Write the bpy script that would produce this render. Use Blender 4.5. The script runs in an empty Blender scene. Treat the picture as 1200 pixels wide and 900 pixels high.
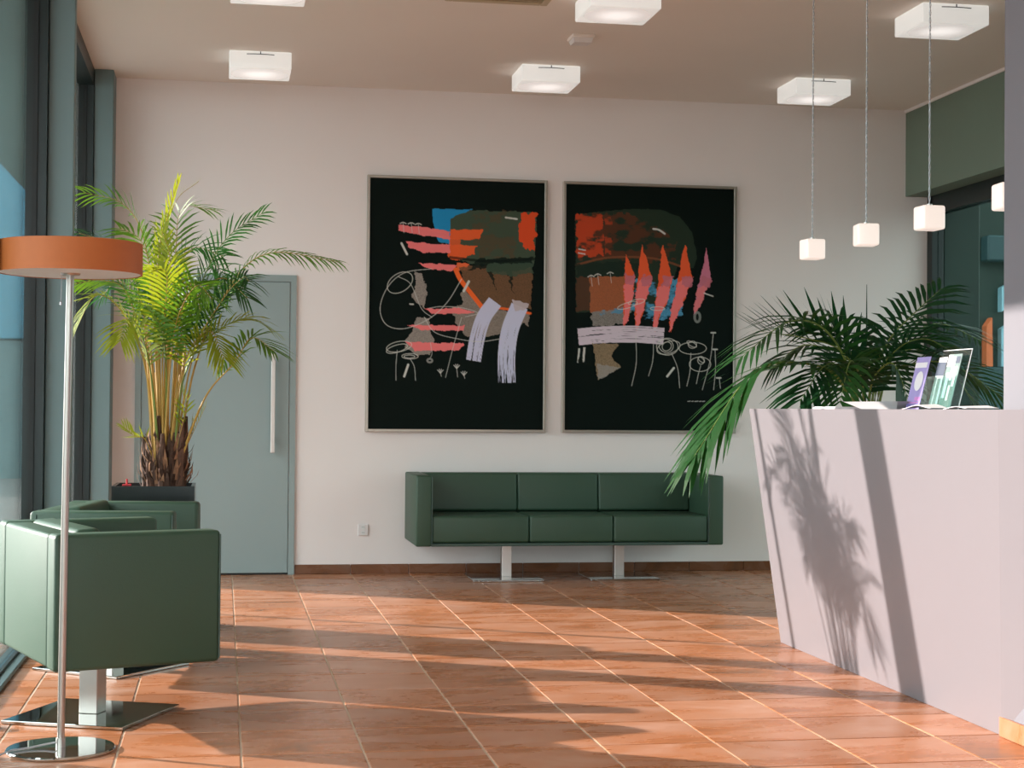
import bpy, bmesh, math, random
import numpy as np
from mathutils import Vector, Matrix, Euler

random.seed(7)
np.random.seed(7)
S = bpy.context.scene
COL = S.collection

# ------------------------------------------------------------------ camera
cam_d = bpy.data.cameras.new('camera')
cam = bpy.data.objects.new('camera', cam_d)
COL.objects.link(cam)
cam_d.sensor_width = 36.0
cam_d.lens = 1929.41 / 1200 * 36.0
cam_d.clip_start, cam_d.clip_end = 0.05, 400
R_ = Vector((0.98495538, -0.17261662, 0.00814915))
U_ = Vector((-0.01069043, -0.01379758, 0.99984766))
W_ = Vector((0.17247789, 0.98489244, 0.01543535))
cam.matrix_world = Matrix(((R_.x, U_.x, -W_.x, 0), (R_.y, U_.y, -W_.y, 0), (R_.z, U_.z, -W_.z, 1.145), (0, 0, 0, 1)))
S.camera = cam

# ------------------------------------------------------------------ light
SUN_EL, SUN_SLOPE = math.radians(18.7), 0.587
SUN_STRENGTH = 7.8
SKY_COLOR, SKY_STRENGTH = (0.86, 0.92, 0.95), 2.9
w = bpy.data.worlds.new('sky')
S.world = w
w.use_nodes = True
w.node_tree.nodes['Background'].inputs[0].default_value = (*SKY_COLOR, 1)
w.node_tree.nodes['Background'].inputs[1].default_value = SKY_STRENGTH
sd = bpy.data.lights.new('sun', 'SUN')
sd.energy, sd.angle, sd.color = SUN_STRENGTH, math.radians(0.5), (1.0, 0.84, 0.78)
sun = bpy.data.objects.new('sun', sd)
hx, hy = 1 / math.hypot(1, SUN_SLOPE), -SUN_SLOPE / math.hypot(1, SUN_SLOPE)
sdir = Vector((hx * math.cos(SUN_EL), hy * math.cos(SUN_EL), -math.sin(SUN_EL)))
sun.rotation_euler = sdir.to_track_quat('-Z', 'Y').to_euler()
sun.location = (-6, 12, 8)
COL.objects.link(sun)

def portal(name, loc, rot, sx, sy):
    d = bpy.data.lights.new(name, 'AREA')
    d.shape, d.size, d.size_y = 'RECTANGLE', sx, sy
    d.cycles.is_portal = True
    o = bpy.data.objects.new(name, d)
    o.location, o.rotation_euler = loc, rot
    COL.objects.link(o)
portal('window_portal_left', (-1.03, 4.2, 1.7), (0, math.radians(-90), 0), 3.4, 14.4)
portal('window_portal_rear', (0.8, -3.15, 1.7), (math.radians(90), 0, 0), 3.6, 3.4)

vs = S.view_settings
S.display_settings.display_device = 'sRGB'
vs.view_transform, vs.look, vs.exposure, vs.gamma = 'Standard', 'None', 0.80, 1.0
vs.use_curve_mapping = False
S.cycles.max_bounces = 10
S.cycles.diffuse_bounces = 6
S.cycles.transparent_max_bounces = 24
S.cycles.use_denoising = True

# ------------------------------------------------------------------ helpers
def lin(r, g, b):
    f = lambda c: (c / 255) / 12.92 if c / 255 <= 0.04045 else ((c / 255 + 0.055) / 1.055) ** 2.4
    return (f(r), f(g), f(b))

def mat(name, col, rough=0.5, metal=0.0, noise=0.0, nscale=8.0, bump=0.0, bscale=60.0, emit=None, estr=0.0, spec=0.5, coat=0.0, rand=0.0):
    m = bpy.data.materials.new(name)
    m.use_nodes = True
    nt = m.node_tree
    b = nt.nodes['Principled BSDF']
    b.inputs['Base Color'].default_value = (*col, 1)
    b.inputs['Roughness'].default_value = rough
    b.inputs['Metallic'].default_value = metal
    b.inputs['Specular IOR Level'].default_value = spec
    b.inputs['Coat Weight'].default_value = coat
    tc = nt.nodes.new('ShaderNodeTexCoord')
    if noise or rand:
        hs = nt.nodes.new('ShaderNodeHueSaturation')
        hs.inputs['Color'].default_value = (*col, 1)
        mr = nt.nodes.new('ShaderNodeMapRange')
        mr.inputs['To Min'].default_value, mr.inputs['To Max'].default_value = 1 - noise, 1 + noise
        tex = nt.nodes.new('ShaderNodeTexNoise')
        tex.inputs['Scale'].default_value, tex.inputs['Detail'].default_value = nscale, 6
        nt.links.new(tc.outputs['Object'], tex.inputs['Vector'])
        nt.links.new(tex.outputs['Fac'], mr.inputs['Value'])
        if rand:
            oi = nt.nodes.new('ShaderNodeObjectInfo')
            m2 = nt.nodes.new('ShaderNodeMapRange')
            m2.inputs['To Min'].default_value, m2.inputs['To Max'].default_value = 1 - rand, 1 + rand
            nt.links.new(oi.outputs['Random'], m2.inputs['Value'])
            mu = nt.nodes.new('ShaderNodeMath'); mu.operation = 'MULTIPLY'
            nt.links.new(mr.outputs[0], mu.inputs[0]); nt.links.new(m2.outputs[0], mu.inputs[1])
            nt.links.new(mu.outputs[0], hs.inputs['Value'])
        else:
            nt.links.new(mr.outputs[0], hs.inputs['Value'])
        nt.links.new(hs.outputs['Color'], b.inputs['Base Color'])
    if bump:
        t2 = nt.nodes.new('ShaderNodeTexNoise')
        t2.inputs['Scale'].default_value, t2.inputs['Detail'].default_value = bscale, 8
        nt.links.new(tc.outputs['Object'], t2.inputs['Vector'])
        bp = nt.nodes.new('ShaderNodeBump')
        bp.inputs['Strength'].default_value, bp.inputs['Distance'].default_value = bump, 0.01
        nt.links.new(t2.outputs['Fac'], bp.inputs['Height'])
        nt.links.new(bp.outputs['Normal'], b.inputs['Normal'])
    if emit:
        b.inputs['Emission Color'].default_value = (*emit, 1)
        b.inputs['Emission Strength'].default_value = estr
    return m

def glass_mat(name, tint=(0.94, 0.97, 0.96), refl=(1, 1, 1), base=0.045, rough=0.0):
    m = bpy.data.materials.new(name)
    m.use_nodes = True
    nt = m.node_tree
    nt.nodes.clear()
    out = nt.nodes.new('ShaderNodeOutputMaterial')
    mix = nt.nodes.new('ShaderNodeMixShader')
    tr = nt.nodes.new('ShaderNodeBsdfTransparent'); tr.inputs[0].default_value = (*tint, 1)
    gl = nt.nodes.new('ShaderNodeBsdfGlossy'); gl.inputs['Roughness'].default_value = rough
    gl.inputs['Color'].default_value = (*refl, 1)
    lw = nt.nodes.new('ShaderNodeLayerWeight'); lw.inputs['Blend'].default_value = 0.5
    p = nt.nodes.new('ShaderNodeMath'); p.operation = 'POWER'; p.inputs[1].default_value = 5
    ma = nt.nodes.new('ShaderNodeMath'); ma.operation = 'MULTIPLY_ADD'
    ma.inputs[1].default_value, ma.inputs[2].default_value = 1 - base, base
    nt.links.new(lw.outputs['Facing'], p.inputs[0])
    nt.links.new(p.outputs[0], ma.inputs[0])
    nt.links.new(ma.outputs[0], mix.inputs[0])
    nt.links.new(tr.outputs[0], mix.inputs[1]); nt.links.new(gl.outputs[0], mix.inputs[2])
    nt.links.new(mix.outputs[0], out.inputs[0])
    return m

class MB:
    """collects shapes into one bmesh"""
    def __init__(s): s.bm = bmesh.new()
    def box(s, c, d, r=0.0, seg=2, rot=None):
        t = bmesh.new()
        bmesh.ops.create_cube(t, size=1)
        for v in t.verts: v.co = Vector((v.co.x * d[0], v.co.y * d[1], v.co.z * d[2]))
        if r: bmesh.ops.bevel(t, geom=list(t.edges), offset=r, segments=seg, profile=0.5, affect='EDGES')
        M = Matrix.Translation(c)
        if rot is not None: M = M @ (Euler(rot).to_matrix().to_4x4())
        t.transform(M)
        s.merge(t)
        return s
    def span(s, a, b, r=0.0, seg=2):
        return s.box([(a[i] + b[i]) / 2 for i in range(3)], [abs(b[i] - a[i]) for i in range(3)], r, seg)
    def merge(s, t):
        me = bpy.data.meshes.new('t'); t.to_mesh(me); t.free()
        s.bm.from_mesh(me); bpy.data.meshes.remove(me)
    def raw(s, verts, faces):
        vs_ = [s.bm.verts.new(v) for v in verts]
        for f in faces:
            try: s.bm.faces.new([vs_[i] for i in f])
            except ValueError: pass
        return s
    def tube(s, pts, rad, n=8, cap=True):
        pts = [Vector(p) for p in pts]
        rad = rad if isinstance(rad, (list, tuple)) else [rad] * len(pts)
        rings = []
        for i, p in enumerate(pts):
            t = (pts[min(i + 1, len(pts) - 1)] - pts[max(i - 1, 0)]).normalized()
            a = t.cross(Vector((0, 0, 1)) if abs(t.z) < 0.95 else Vector((1, 0, 0))).normalized()
            b = t.cross(a)
            rings.append([s.bm.verts.new(p + (a * math.cos(k * 2 * math.pi / n) + b * math.sin(k * 2 * math.pi / n)) * rad[i]) for k in range(n)])
        for A, B in zip(rings, rings[1:]):
            for k in range(n): s.bm.faces.new((A[k], A[(k + 1) % n], B[(k + 1) % n], B[k]))
        if cap: s.bm.faces.new(rings[0][::-1]); s.bm.faces.new(rings[-1])
        return s
    def lathe(s, prof, n=48, c=(0, 0, 0), close=False):
        rings = []
        for r, z in prof:
            rings.append([s.bm.verts.new((c[0] + r * math.cos(k * 2 * math.pi / n), c[1] + r * math.sin(k * 2 * math.pi / n), c[2] + z)) for k in range(n)] if r > 1e-6 else [s.bm.verts.new((c[0], c[1], c[2] + z))])
        pr = list(zip(rings, rings[1:])) + ([(rings[-1], rings[0])] if close else [])
        for A, B in pr:
            for k in range(n):
                q = [A[k % len(A)], A[(k + 1) % len(A)], B[(k + 1) % len(B)], B[k % len(B)]]
                u = []
                for v in q:
                    if v not in u: u.append(v)
                if len(u) > 2: s.bm.faces.new(u)
        return s
    def mesh(s, name, m, smooth=False):
        bmesh.ops.recalc_face_normals(s.bm, faces=s.bm.faces)
        me = bpy.data.meshes.new(name)
        s.bm.to_mesh(me); s.bm.free()
        me.materials.append(m)
        if smooth:
            me.polygons.foreach_set('use_smooth', [True] * len(me.polygons))
            me.set_sharp_from_angle(angle=math.radians(40))
        return me
    def build(s, name, m, parent=None, smooth=False, loc=None):
        return link(name, s.mesh(name, m, smooth), parent, loc)

def link(name, data, parent=None, loc=None):
    o = bpy.data.objects.new(name, data)
    COL.objects.link(o)
    if parent is not None: o.parent = parent
    if loc is not None: o.location = loc
    return o

def tag(o, label=None, cat=None, group=None, kind=None):
    if label: o['label'] = label
    if cat: o['category'] = cat
    if group: o['group'] = group
    if kind: o['kind'] = kind
    return o

def thing(name, label, cat, loc=(0, 0, 0), rz=0.0, group=None):
    o = bpy.data.objects.new(name, None)
    o.empty_display_size = 0.1
    COL.objects.link(o)
    o.location, o.rotation_euler = loc, (0, 0, rz)
    return tag(o, label, cat, group)

def structure(o):
    o['kind'] = 'structure'
    return o

def group_of(name, kind='structure'):
    o = bpy.data.objects.new(name, None)
    COL.objects.link(o)
    o['kind'] = kind
    return o

def copy_tree(o, parent=None):
    c = o.copy(); COL.objects.link(c)
    if parent is not None: c.parent = parent
    for ch in [k for k in COL.objects if k.parent is o]: copy_tree(ch, c)
    return c

# ------------------------------------------------------------------ materials
M = {}
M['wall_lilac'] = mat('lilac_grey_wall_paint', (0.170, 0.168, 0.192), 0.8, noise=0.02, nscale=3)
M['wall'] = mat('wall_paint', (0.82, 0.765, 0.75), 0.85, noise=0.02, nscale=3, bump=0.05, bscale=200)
M['ceiling'] = mat('ceiling_paint', (0.80, 0.75, 0.70), 0.9, noise=0.02, nscale=2)
M['pillar'] = mat('grey_green_paint', (0.135, 0.198, 0.202), 0.5, noise=0.03)
M['frame_dark'] = mat('dark_green_frame', (0.005, 0.013, 0.013), 0.4, noise=0.1)
M['gasket'] = mat('black_gasket', (0.004, 0.006, 0.006), 0.6, noise=0.1)
M['glass'] = glass_mat('window_glass')
M['glass_dark'] = glass_mat('tinted_window_glass', tint=(0.56, 0.62, 0.60), base=0.03, refl=(0.20, 0.38, 0.32))
M['acrylic'] = glass_mat('clear_acrylic', tint=(0.82, 0.92, 0.9), base=0.07)
M['soffit'] = mat('soffit_green_grey', (0.165, 0.225, 0.175), 0.7, noise=0.03)
M['door'] = mat('door_grey_green', (0.265, 0.335, 0.335), 0.45, noise=0.02, nscale=3)
M['steel'] = mat('brushed_steel', (0.40, 0.37, 0.34), 0.30, 1.0, noise=0.05, nscale=30)
M['steel_dull'] = mat('satin_steel', (0.58, 0.53, 0.50), 0.4, 1.0, noise=0.05, nscale=30)
M['chrome'] = mat('polished_chrome', (0.60, 0.64, 0.63), 0.05, 1.0, noise=0.02)
M['leather'] = mat('green_grey_leather', (0.026, 0.066, 0.038), 0.48, spec=0.55, noise=0.06, nscale=6, bump=0.08, bscale=220)
M['leather_seam'] = mat('leather_seam', (0.04, 0.075, 0.06), 0.5, noise=0.1)
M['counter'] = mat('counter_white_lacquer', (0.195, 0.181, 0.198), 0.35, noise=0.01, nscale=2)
M['white'] = mat('white_plastic', (0.72, 0.70, 0.70), 0.5, noise=0.01)
M['paper'] = mat('white_paper', (0.75, 0.72, 0.74), 0.8, noise=0.02)
M['orange_shade'] = mat('orange_brown_shade', lin(172, 94, 40), 0.6, noise=0.05, nscale=40)
M['diffuser_white'] = mat('white_diffuser', (0.7, 0.72, 0.72), 0.5, noise=0.01)
M['planter'] = mat('black_gloss_planter', (0.006, 0.010, 0.010), 0.22, noise=0.1)
M['soil'] = mat('dark_soil', (0.018, 0.013, 0.009), 0.95, noise=0.5, nscale=60, bump=0.6)
M['red'] = mat('red_plastic', (0.6, 0.03, 0.04), 0.4, noise=0.05)
M['frame_silver'] = mat('champagne_silver_frame', (0.40, 0.36, 0.31), 0.35, 0.8, noise=0.05, nscale=20)
M['lamp_glass'] = mat('opal_glass', (0.72, 0.74, 0.72), 0.25, noise=0.01, emit=(1.0, 0.97, 0.93), estr=0.26)
M['lamp_core'] = mat('opal_glass_lit', (0.74, 0.74, 0.72), 0.3, noise=0.01, emit=(1.0, 0.95, 0.92), estr=0.44)
_nt = M['lamp_core'].node_tree                       # the lit centre fades out towards the rim of the opal glass
_tc, _ml, _ln, _mr = (_nt.nodes.new(k) for k in ('ShaderNodeTexCoord', 'ShaderNodeVectorMath', 'ShaderNodeVectorMath', 'ShaderNodeMapRange'))
_ml.operation, _ln.operation = 'MULTIPLY', 'LENGTH'
_ml.inputs[1].default_value = (1, 1, 0)
_nt.links.new(_tc.outputs['Object'], _ml.inputs[0]); _nt.links.new(_ml.outputs[0], _ln.inputs[0]); _nt.links.new(_ln.outputs['Value'], _mr.inputs['Value'])
_mr.interpolation_type = 'SMOOTHSTEP'
for _k, _v in (('From Min', 0.02), ('From Max', 0.175), ('To Min', 0.46), ('To Max', 0.26)): _mr.inputs[_k].default_value = _v
_nt.links.new(_mr.outputs[0], _nt.nodes['Principled BSDF'].inputs['Emission Strength'])
M['pendant_glass'] = mat('pendant_opal_glass', (0.72, 0.67, 0.63), 0.3, noise=0.01, emit=(1.0, 0.84, 0.75), estr=0.36)
M['wire'] = mat('dark_wire', (0.03, 0.035, 0.03), 0.4, 0.6, noise=0.1)
M['cord'] = mat('clear_silver_cord', (0.45, 0.47, 0.50), 0.25, 0.5, noise=0.2, nscale=200)
M['grout'] = mat('floor_grout', (0.56, 0.44, 0.33), 0.85, noise=0.12, nscale=40)
M['beige'] = mat('beige_vent', (0.50, 0.43, 0.30), 0.6, noise=0.03)

def leaf_mat(name, col, trans, rough=0.5):
    m = mat(name, col, rough, noise=0.30, nscale=9, rand=0.25, spec=0.3)
    nt = m.node_tree
    b, out = nt.nodes['Principled BSDF'], nt.nodes['Material Output']
    t = nt.nodes.new('ShaderNodeBsdfTranslucent'); t.inputs[0].default_value = (*trans, 1)
    mx = nt.nodes.new('ShaderNodeMixShader'); mx.inputs[0].default_value = 0.4
    nt.links.new(b.outputs[0], mx.inputs[1]); nt.links.new(t.outputs[0], mx.inputs[2]); nt.links.new(mx.outputs[0], out.inputs[0])
    return m
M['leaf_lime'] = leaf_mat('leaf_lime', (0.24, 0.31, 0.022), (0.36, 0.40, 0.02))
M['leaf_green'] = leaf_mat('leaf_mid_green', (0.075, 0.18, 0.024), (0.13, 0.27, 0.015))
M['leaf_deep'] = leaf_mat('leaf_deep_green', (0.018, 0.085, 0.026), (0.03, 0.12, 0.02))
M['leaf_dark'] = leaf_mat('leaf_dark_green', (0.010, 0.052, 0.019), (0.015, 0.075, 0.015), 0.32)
M['leaf_fresh'] = leaf_mat('leaf_fresh_green', (0.015, 0.075, 0.018), (0.03, 0.12, 0.012), 0.35)
M['stem_yellow'] = mat('stem_ochre', (0.42, 0.25, 0.05), 0.5, noise=0.3, nscale=12)
M['stem_green'] = mat('stem_green', (0.16, 0.22, 0.04), 0.5, noise=0.3, nscale=12)
M['bark'] = mat('fibrous_bark', (0.085, 0.040, 0.024), 0.9, noise=0.6, nscale=30, bump=0.6, rand=0.3)
M['bark_light'] = mat('fibrous_bark_light', (0.30, 0.15, 0.08), 0.9, noise=0.5, nscale=30, bump=0.5)

def tile_mat(name, dark=1.0):
    m = bpy.data.materials.new(name); m.use_nodes = True
    nt = m.node_tree; N = nt.nodes.new; Lk = nt.links.new
    b = nt.nodes['Principled BSDF']
    b.inputs['Specular IOR Level'].default_value = 0.22
    tc = N('ShaderNodeTexCoord'); oi = N('ShaderNodeObjectInfo'); geo = N('ShaderNodeNewGeometry')
    off = N('ShaderNodeVectorMath'); off.operation = 'SCALE'; off.inputs['Scale'].default_value = 37.0
    cmb = N('ShaderNodeCombineXYZ'); Lk(oi.outputs['Random'], cmb.inputs[0]); Lk(oi.outputs['Random'], cmb.inputs[1])
    Lk(cmb.outputs[0], off.inputs[0])
    add = N('ShaderNodeVectorMath'); add.operation = 'ADD'
    Lk(geo.outputs['Position'], add.inputs[0]); Lk(off.outputs[0], add.inputs[1])
    n1 = N('ShaderNodeTexNoise'); n1.inputs['Scale'].default_value = 2.6; n1.inputs['Detail'].default_value = 7; n1.inputs['Roughness'].default_value = 0.62; n1.inputs['Distortion'].default_value = 0.6
    mp = N('ShaderNodeMapping'); mp.inputs['Scale'].default_value = (0.75, 1.9, 1.0)
    Lk(add.outputs[0], mp.inputs['Vector']); Lk(mp.outputs[0], n1.inputs['Vector'])
    cr = N('ShaderNodeValToRGB')
    e = cr.color_ramp.elements
    e[0].position, e[0].color = 0.28, (0.235 * dark, 0.099 * dark, 0.045 * dark, 1)
    e[1].position, e[1].color = 0.72, (0.505 * dark, 0.284 * dark, 0.201 * dark, 1)
    k = e.new(0.42); k.color = (0.400 * dark, 0.148 * dark, 0.059 * dark, 1)
    k = e.new(0.56); k.color = (0.446 * dark, 0.208 * dark, 0.119 * dark, 1)
    Lk(n1.outputs['Fac'], cr.inputs[0])
    hs = N('ShaderNodeHueSaturation'); Lk(cr.outputs[0], hs.inputs['Color'])
    mr = N('ShaderNodeMapRange'); mr.inputs['To Min'].default_value, mr.inputs['To Max'].default_value = 0.86, 1.14
    Lk(oi.outputs['Random'], mr.inputs[0]); Lk(mr.outputs[0], hs.inputs['Value'])
    Lk(hs.outputs[0], b.inputs['Base Color'])
    r2 = N('ShaderNodeMapRange'); r2.inputs['To Min'].default_value, r2.inputs['To Max'].default_value = 0.20, 0.36
    Lk(n1.outputs['Fac'], r2.inputs[0]); Lk(r2.outputs[0], b.inputs['Roughness'])
    n2 = N('ShaderNodeTexNoise'); n2.inputs['Scale'].default_value = 14; n2.inputs['Detail'].default_value = 5
    Lk(add.outputs[0], n2.inputs['Vector'])
    bp = N('ShaderNodeBump'); bp.inputs['Strength'].default_value, bp.inputs['Distance'].default_value = 0.12, 0.004
    Lk(n2.outputs['Fac'], bp.inputs['Height']); Lk(bp.outputs[0], b.inputs['Normal'])
    return m
M['tile'] = tile_mat('terracotta_tile')
M['tile_base_light'] = tile_mat('light_terracotta_skirting', 0.95)  # lighter copy of the skirting tile for the sunlit right wall
M['tile_base'] = tile_mat('terracotta_skirting', 0.42)  # darker copy of the skirting tile for the shaded back wall

# ------------------------------------------------------------------ setting: floor
W, ZC = 11.42, 3.37                    # back wall, ceiling height
XL, XR, XC = -0.861, 5.10, 2.735       # left window line, right window line, near right wall
YN = -3.0                              # unseen rear wall behind the camera, glazed for fill light
floor = structure(MB().span((-1.0, YN, -0.12), (5.4, W, -0.003)).build('floor', M['grout']))
TP, JT = 0.4033, 0.0075
tm = bmesh.new()
bmesh.ops.create_cube(tm, size=1)
for v in tm.verts: v.co = Vector((v.co.x * (TP - JT), v.co.y * (TP - JT), v.co.z * 0.012))
bmesh.ops.bevel(tm, geom=[e for e in tm.edges if all(v.co.z > 0 for v in e.verts)], offset=0.002, segments=1, affect='EDGES')
bmesh.ops.delete(tm, geom=[f for f in tm.faces if f.normal.z < -0.9], context='FACES')
tile_me = bpy.data.meshes.new('tile'); tm.to_mesh(tile_me); tm.free(); tile_me.materials.append(M['tile'])
X0, Y0 = 0.0700, 6.7129                # one grout crossing of the tile field
spots = []
for i in range(-3, 13):
    for j in range(-26, 12):
        xa, xb, ya, yb = X0 + i * TP, X0 + (i + 1) * TP, Y0 + j * TP, Y0 + (j + 1) * TP
        if xa < -0.90 and xb < -0.80: continue
        if xb > 5.1 or yb > W + 0.32 or ya < YN: continue
        near = yb > 4.6 and not (xa > XC + 0.45 and yb < 8.4)
        spots.append((near, (xa + xb) / 2, (ya + yb) / 2))
far = MB()
for near, x, y in spots:
    if y + TP / 2 > W:                  # cut row against the back wall
        d = W - (y - TP / 2)
        if d > 0.03:
            MB().box((0, 0, 0), (TP - JT, d - JT / 2, 0.012), 0.0018, 1).build('tile', M['tile'], floor, loc=(x, y - TP / 2 + d / 2, -0.006))
        continue
    if near:
        o = link('tile', tile_me, floor, (x, y, -0.006 + random.uniform(-0.0004, 0.0004)))
    else:
        far.box((x, y, -0.006), (TP - JT, TP - JT, 0.012))
tag(far.build('distant_tiles', M['tile'], floor), kind='stuff')
# ------------------------------------------------------------------ shell
structure(MB().span((-1.0, YN, ZC), (5.4, W + 0.2, ZC + 0.25)).build('ceiling', M['ceiling']))
structure(MB().span((-1.0, W, -0.12), (5.19, W + 0.2, ZC)).build('wall_back', M['wall']))
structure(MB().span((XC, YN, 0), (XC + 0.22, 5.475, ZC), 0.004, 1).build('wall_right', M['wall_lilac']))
structure(MB().span((4.93, 3.0, 2.735), (5.35, W, ZC)).build('trim_1', M['soffit']))

structure(MB().span((4.916, 5.5, ZC - 0.022), (4.93, W, ZC), 0.003, 1).build('trim_7', M['wall']))
def skirting(name, pieces, t, h, axis, const, mt='tile_base'):
    root = group_of(name)
    MB_ = None
    for a, b in pieces:
        m = MB()
        if axis == 'x': m.span((a + 0.0015, const - t, 0.0005), (b - 0.0015, const, h), 0.002, 1)
        else: m.span((const - t, a + 0.0015, 0.0005), (const, b - 0.0015, h), 0.002, 1)
        m.build('tile', M[mt], root)
    return root
xs = [0.492] + [X0 + k * TP for k in range(2, 13)] + [5.09]
skirting('baseboard_back', list(zip(xs, xs[1:])), 0.012, 0.066, 'x', W)
ys = [5.472 - 0.4033 * k for k in range(0, 20)]
skirting('baseboard_right', [(b, a) for a, b in zip(ys, ys[1:])], 0.014, 0.070, 'y', XC, 'tile_base_light')
skirting('baseboard_left', [(-0.735, -0.592)], 0.012, 0.066, 'x', W)

# left facade: grey-green posts with glazed bays between them
posts = [(11.15, W), (8.325, 8.405), (5.52, 5.60), (2.72, 2.80), (-0.08, 0.0), (-2.98, -2.90)]
for k, (a, b) in enumerate(posts):
    structure(MB().span((XL, a, 0), (-0.737, b, ZC), 0.004, 1).build('trim_%d' % (k + 2), M['pillar']))
XG = -0.95
for k in range(5):
    y1, y0 = posts[k][0], posts[k + 1][1]
    if k == 0: y1 = 11.20
    else: y1 = posts[k][0] + 0.03
    y0 = posts[k + 1][1] - 0.03
    root = group_of('window_%d' % (k + 1))
    fr = MB()
    fr.span((XL - 0.10, y1 - 0.07, 0), (XL - 0.001, y1, ZC)).span((XL - 0.10, y0, 0), (XL - 0.001, y0 + 0.07, ZC))
    fr.span((XL - 0.10, y0, ZC - 0.11), (XL - 0.001, y1, ZC)).span((XL - 0.10, y0, 0), (XL - 0.04, y1, 0.035))
    fr.build('frame', M['frame_dark'], root)
    ym = (y0 + y1) / 2
    if k == 0: MB().span((XL - 0.080, ym - 0.013, 0.03), (XL - 0.045, ym + 0.013, ZC - 0.10), 0.003, 1).build('mullion', M['frame_dark'], root)
    gk = MB()
    for yy in (y1 - 0.075, y0 + 0.075):
        gk.span((XL - 0.075, yy - 0.006, 0.035), (XL - 0.045, yy + 0.006, ZC - 0.11))
    gk.build('gasket', M['gasket'], root)
    for a, b in (((y0 + 0.07, ym - 0.013), (ym + 0.013, y1 - 0.07)) if k == 0 else ((y0 + 0.07, y1 - 0.07),)):
        MB().span((XL - 0.066, a, 0.035), (XL - 0.056, b, ZC - 0.11)).build('pane', M['glass'], root)
    for a, b in ((-0.002, -0.050), (-0.056, -0.100), (-0.108, -0.170)):
        MB().span((XL + b, y0, 0.0), (XL + a, y1, 0.022 if a > -0.1 else 0.03), 0.004, 1).build('sill_slat', M['pillar'], root)

# right window wall behind the counter
root = group_of('window_6')
fr = MB()
fr.span((XR, W - 0.09, 0), (XR + 0.09, W - 0.001, 2.735)).span((XR, 3.0, 2.60), (XR + 0.09, W, 2.735)).span((XR, 3.0, 0), (XR + 0.09, W, 0.08))
fr.span((XR, 6.6, 0), (XR + 0.09, 6.68, 2.735)).span((XR, 3.0, 0), (XR + 0.09, 3.08, 2.735))
fr.build('frame', M['frame_dark'], root)
for a, b in ((3.08, 6.6), (6.68, W - 0.09)):
    MB().span((XR + 0.04, a, 0.08), (XR + 0.05, b, 2.60)).build('pane', M['glass_dark'], root)
structure(MB().span((XR, YN, 0), (XR + 0.2, 3.0, ZC)).build('wall_far_right', M['wall']))

# unseen rear wall, given glazing to let in frontal fill light
root = group_of('window_7')
fr = MB()
for x in (-0.86, 0.35, 1.55, 2.70): fr.span((x - 0.04, YN - 0.09, 0), (x + 0.04, YN, ZC))
fr.span((-0.86, YN - 0.09, ZC - 0.1), (2.735, YN, ZC)).span((-0.86, YN - 0.09, 0), (2.735, YN, 0.06))
fr.build('frame', M['frame_dark'], root)
for a, b in ((-0.82, 0.31), (0.39, 1.51), (1.59, 2.66)):
    MB().span((a, YN - 0.05, 0.06), (b, YN - 0.04, ZC - 0.1)).build('pane', M['glass'], root)
structure(MB().span((2.95, YN - 0.2, 0), (5.3, YN, ZC)).build('wall_rear', M['wall']))

# outdoors
M['paving'] = mat('outdoor_paving', (0.13, 0.135, 0.13), 0.9, noise=0.15, nscale=1.5)
M['facade_teal'] = mat('teal_blue_cladding', (0.045, 0.22, 0.32), 0.35, noise=0.08, nscale=1.5)
M['facade_grey'] = mat('grey_teal_base', (0.08, 0.15, 0.16), 0.6, noise=0.1, nscale=1)
M['facade_dark'] = mat('dark_green_cladding', (0.005, 0.022, 0.016), 0.6, noise=0.15)
M['canopy'] = mat('canopy_grey', (0.10, 0.19, 0.175), 0.7, noise=0.03)
structure(MB().span((-60, -40, -0.35), (60, 90, -0.14)).build('ground', M['paving']))
t = thing('entrance_canopy', 'flat grey roof overhang outside the tall left windows', 'canopy', (-1.52, 4.0, 3.40))
MB().span((-0.53, -8, 0), (0.50, 24, 0.20)).build('roof_slab', M['canopy'], t)
MB().span((-0.55, -8, 0.0), (-0.53, 24, 0.24)).build('fascia', M['frame_dark'], t)
t = thing('office_building', 'teal blue clad building seen through the tall left windows', 'building', (-7.0, 30, -0.14))  # added block outside; its blue panels stand in for the sky
MB().span((-6, 0, 0), (5, 6, 2.42)).build('base_wall', M['facade_grey'], t)
MB().span((-6, 0.1, 2.42), (5, 6, 9.0)).build('core', M['facade_dark'], t)
pm = MB().span((-1.18, -0.06, 0), (1.18, 0.1, 6.4), 0.02, 1).mesh('facade_panel', M['facade_teal'])
for i in range(4):
    link('facade_panel', pm, t, (-4.75 + i * 2.42, 0, 2.45))
M['orange_post'] = mat('orange_panel', (0.72, 0.16, 0.05), 0.6, noise=0.05)
M['pale_blue'] = mat('pale_blue_panel', (0.30, 0.55, 0.66), 0.4, noise=0.08)
M['deep_teal'] = mat('deep_teal_base', (0.02, 0.06, 0.07), 0.5, noise=0.1)
t = thing('annex_facade', 'dark green annex with orange and pale blue panels beyond the right window', 'building', (10.5, 18, -0.14))  # added behind the right pane; pale blue panels stand in for sky
MB().span((-2.3, 0, 0), (3.5, 1.5, 4.6)).build('wall', M['facade_dark'], t)
MB().span((-1.9, -0.15, 0), (3.4, 0, 1.82), 0.01, 1).build('base_panel', M['deep_teal'], t)
MB().raw([(-1.775, -0.12, 1.83), (-1.695, -0.12, 1.83), (-1.705, -0.12, 2.40), (-1.775, -0.12, 2.30), (-1.775, 0, 1.83), (-1.695, 0, 1.83), (-1.705, 0, 2.40), (-1.775, 0, 2.30)],
         [(0, 1, 2, 3), (4, 5, 6, 7), (0, 1, 5, 4), (1, 2, 6, 5), (2, 3, 7, 6), (3, 0, 4, 7)]).build('orange_panel', M['orange_post'], t)
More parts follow.
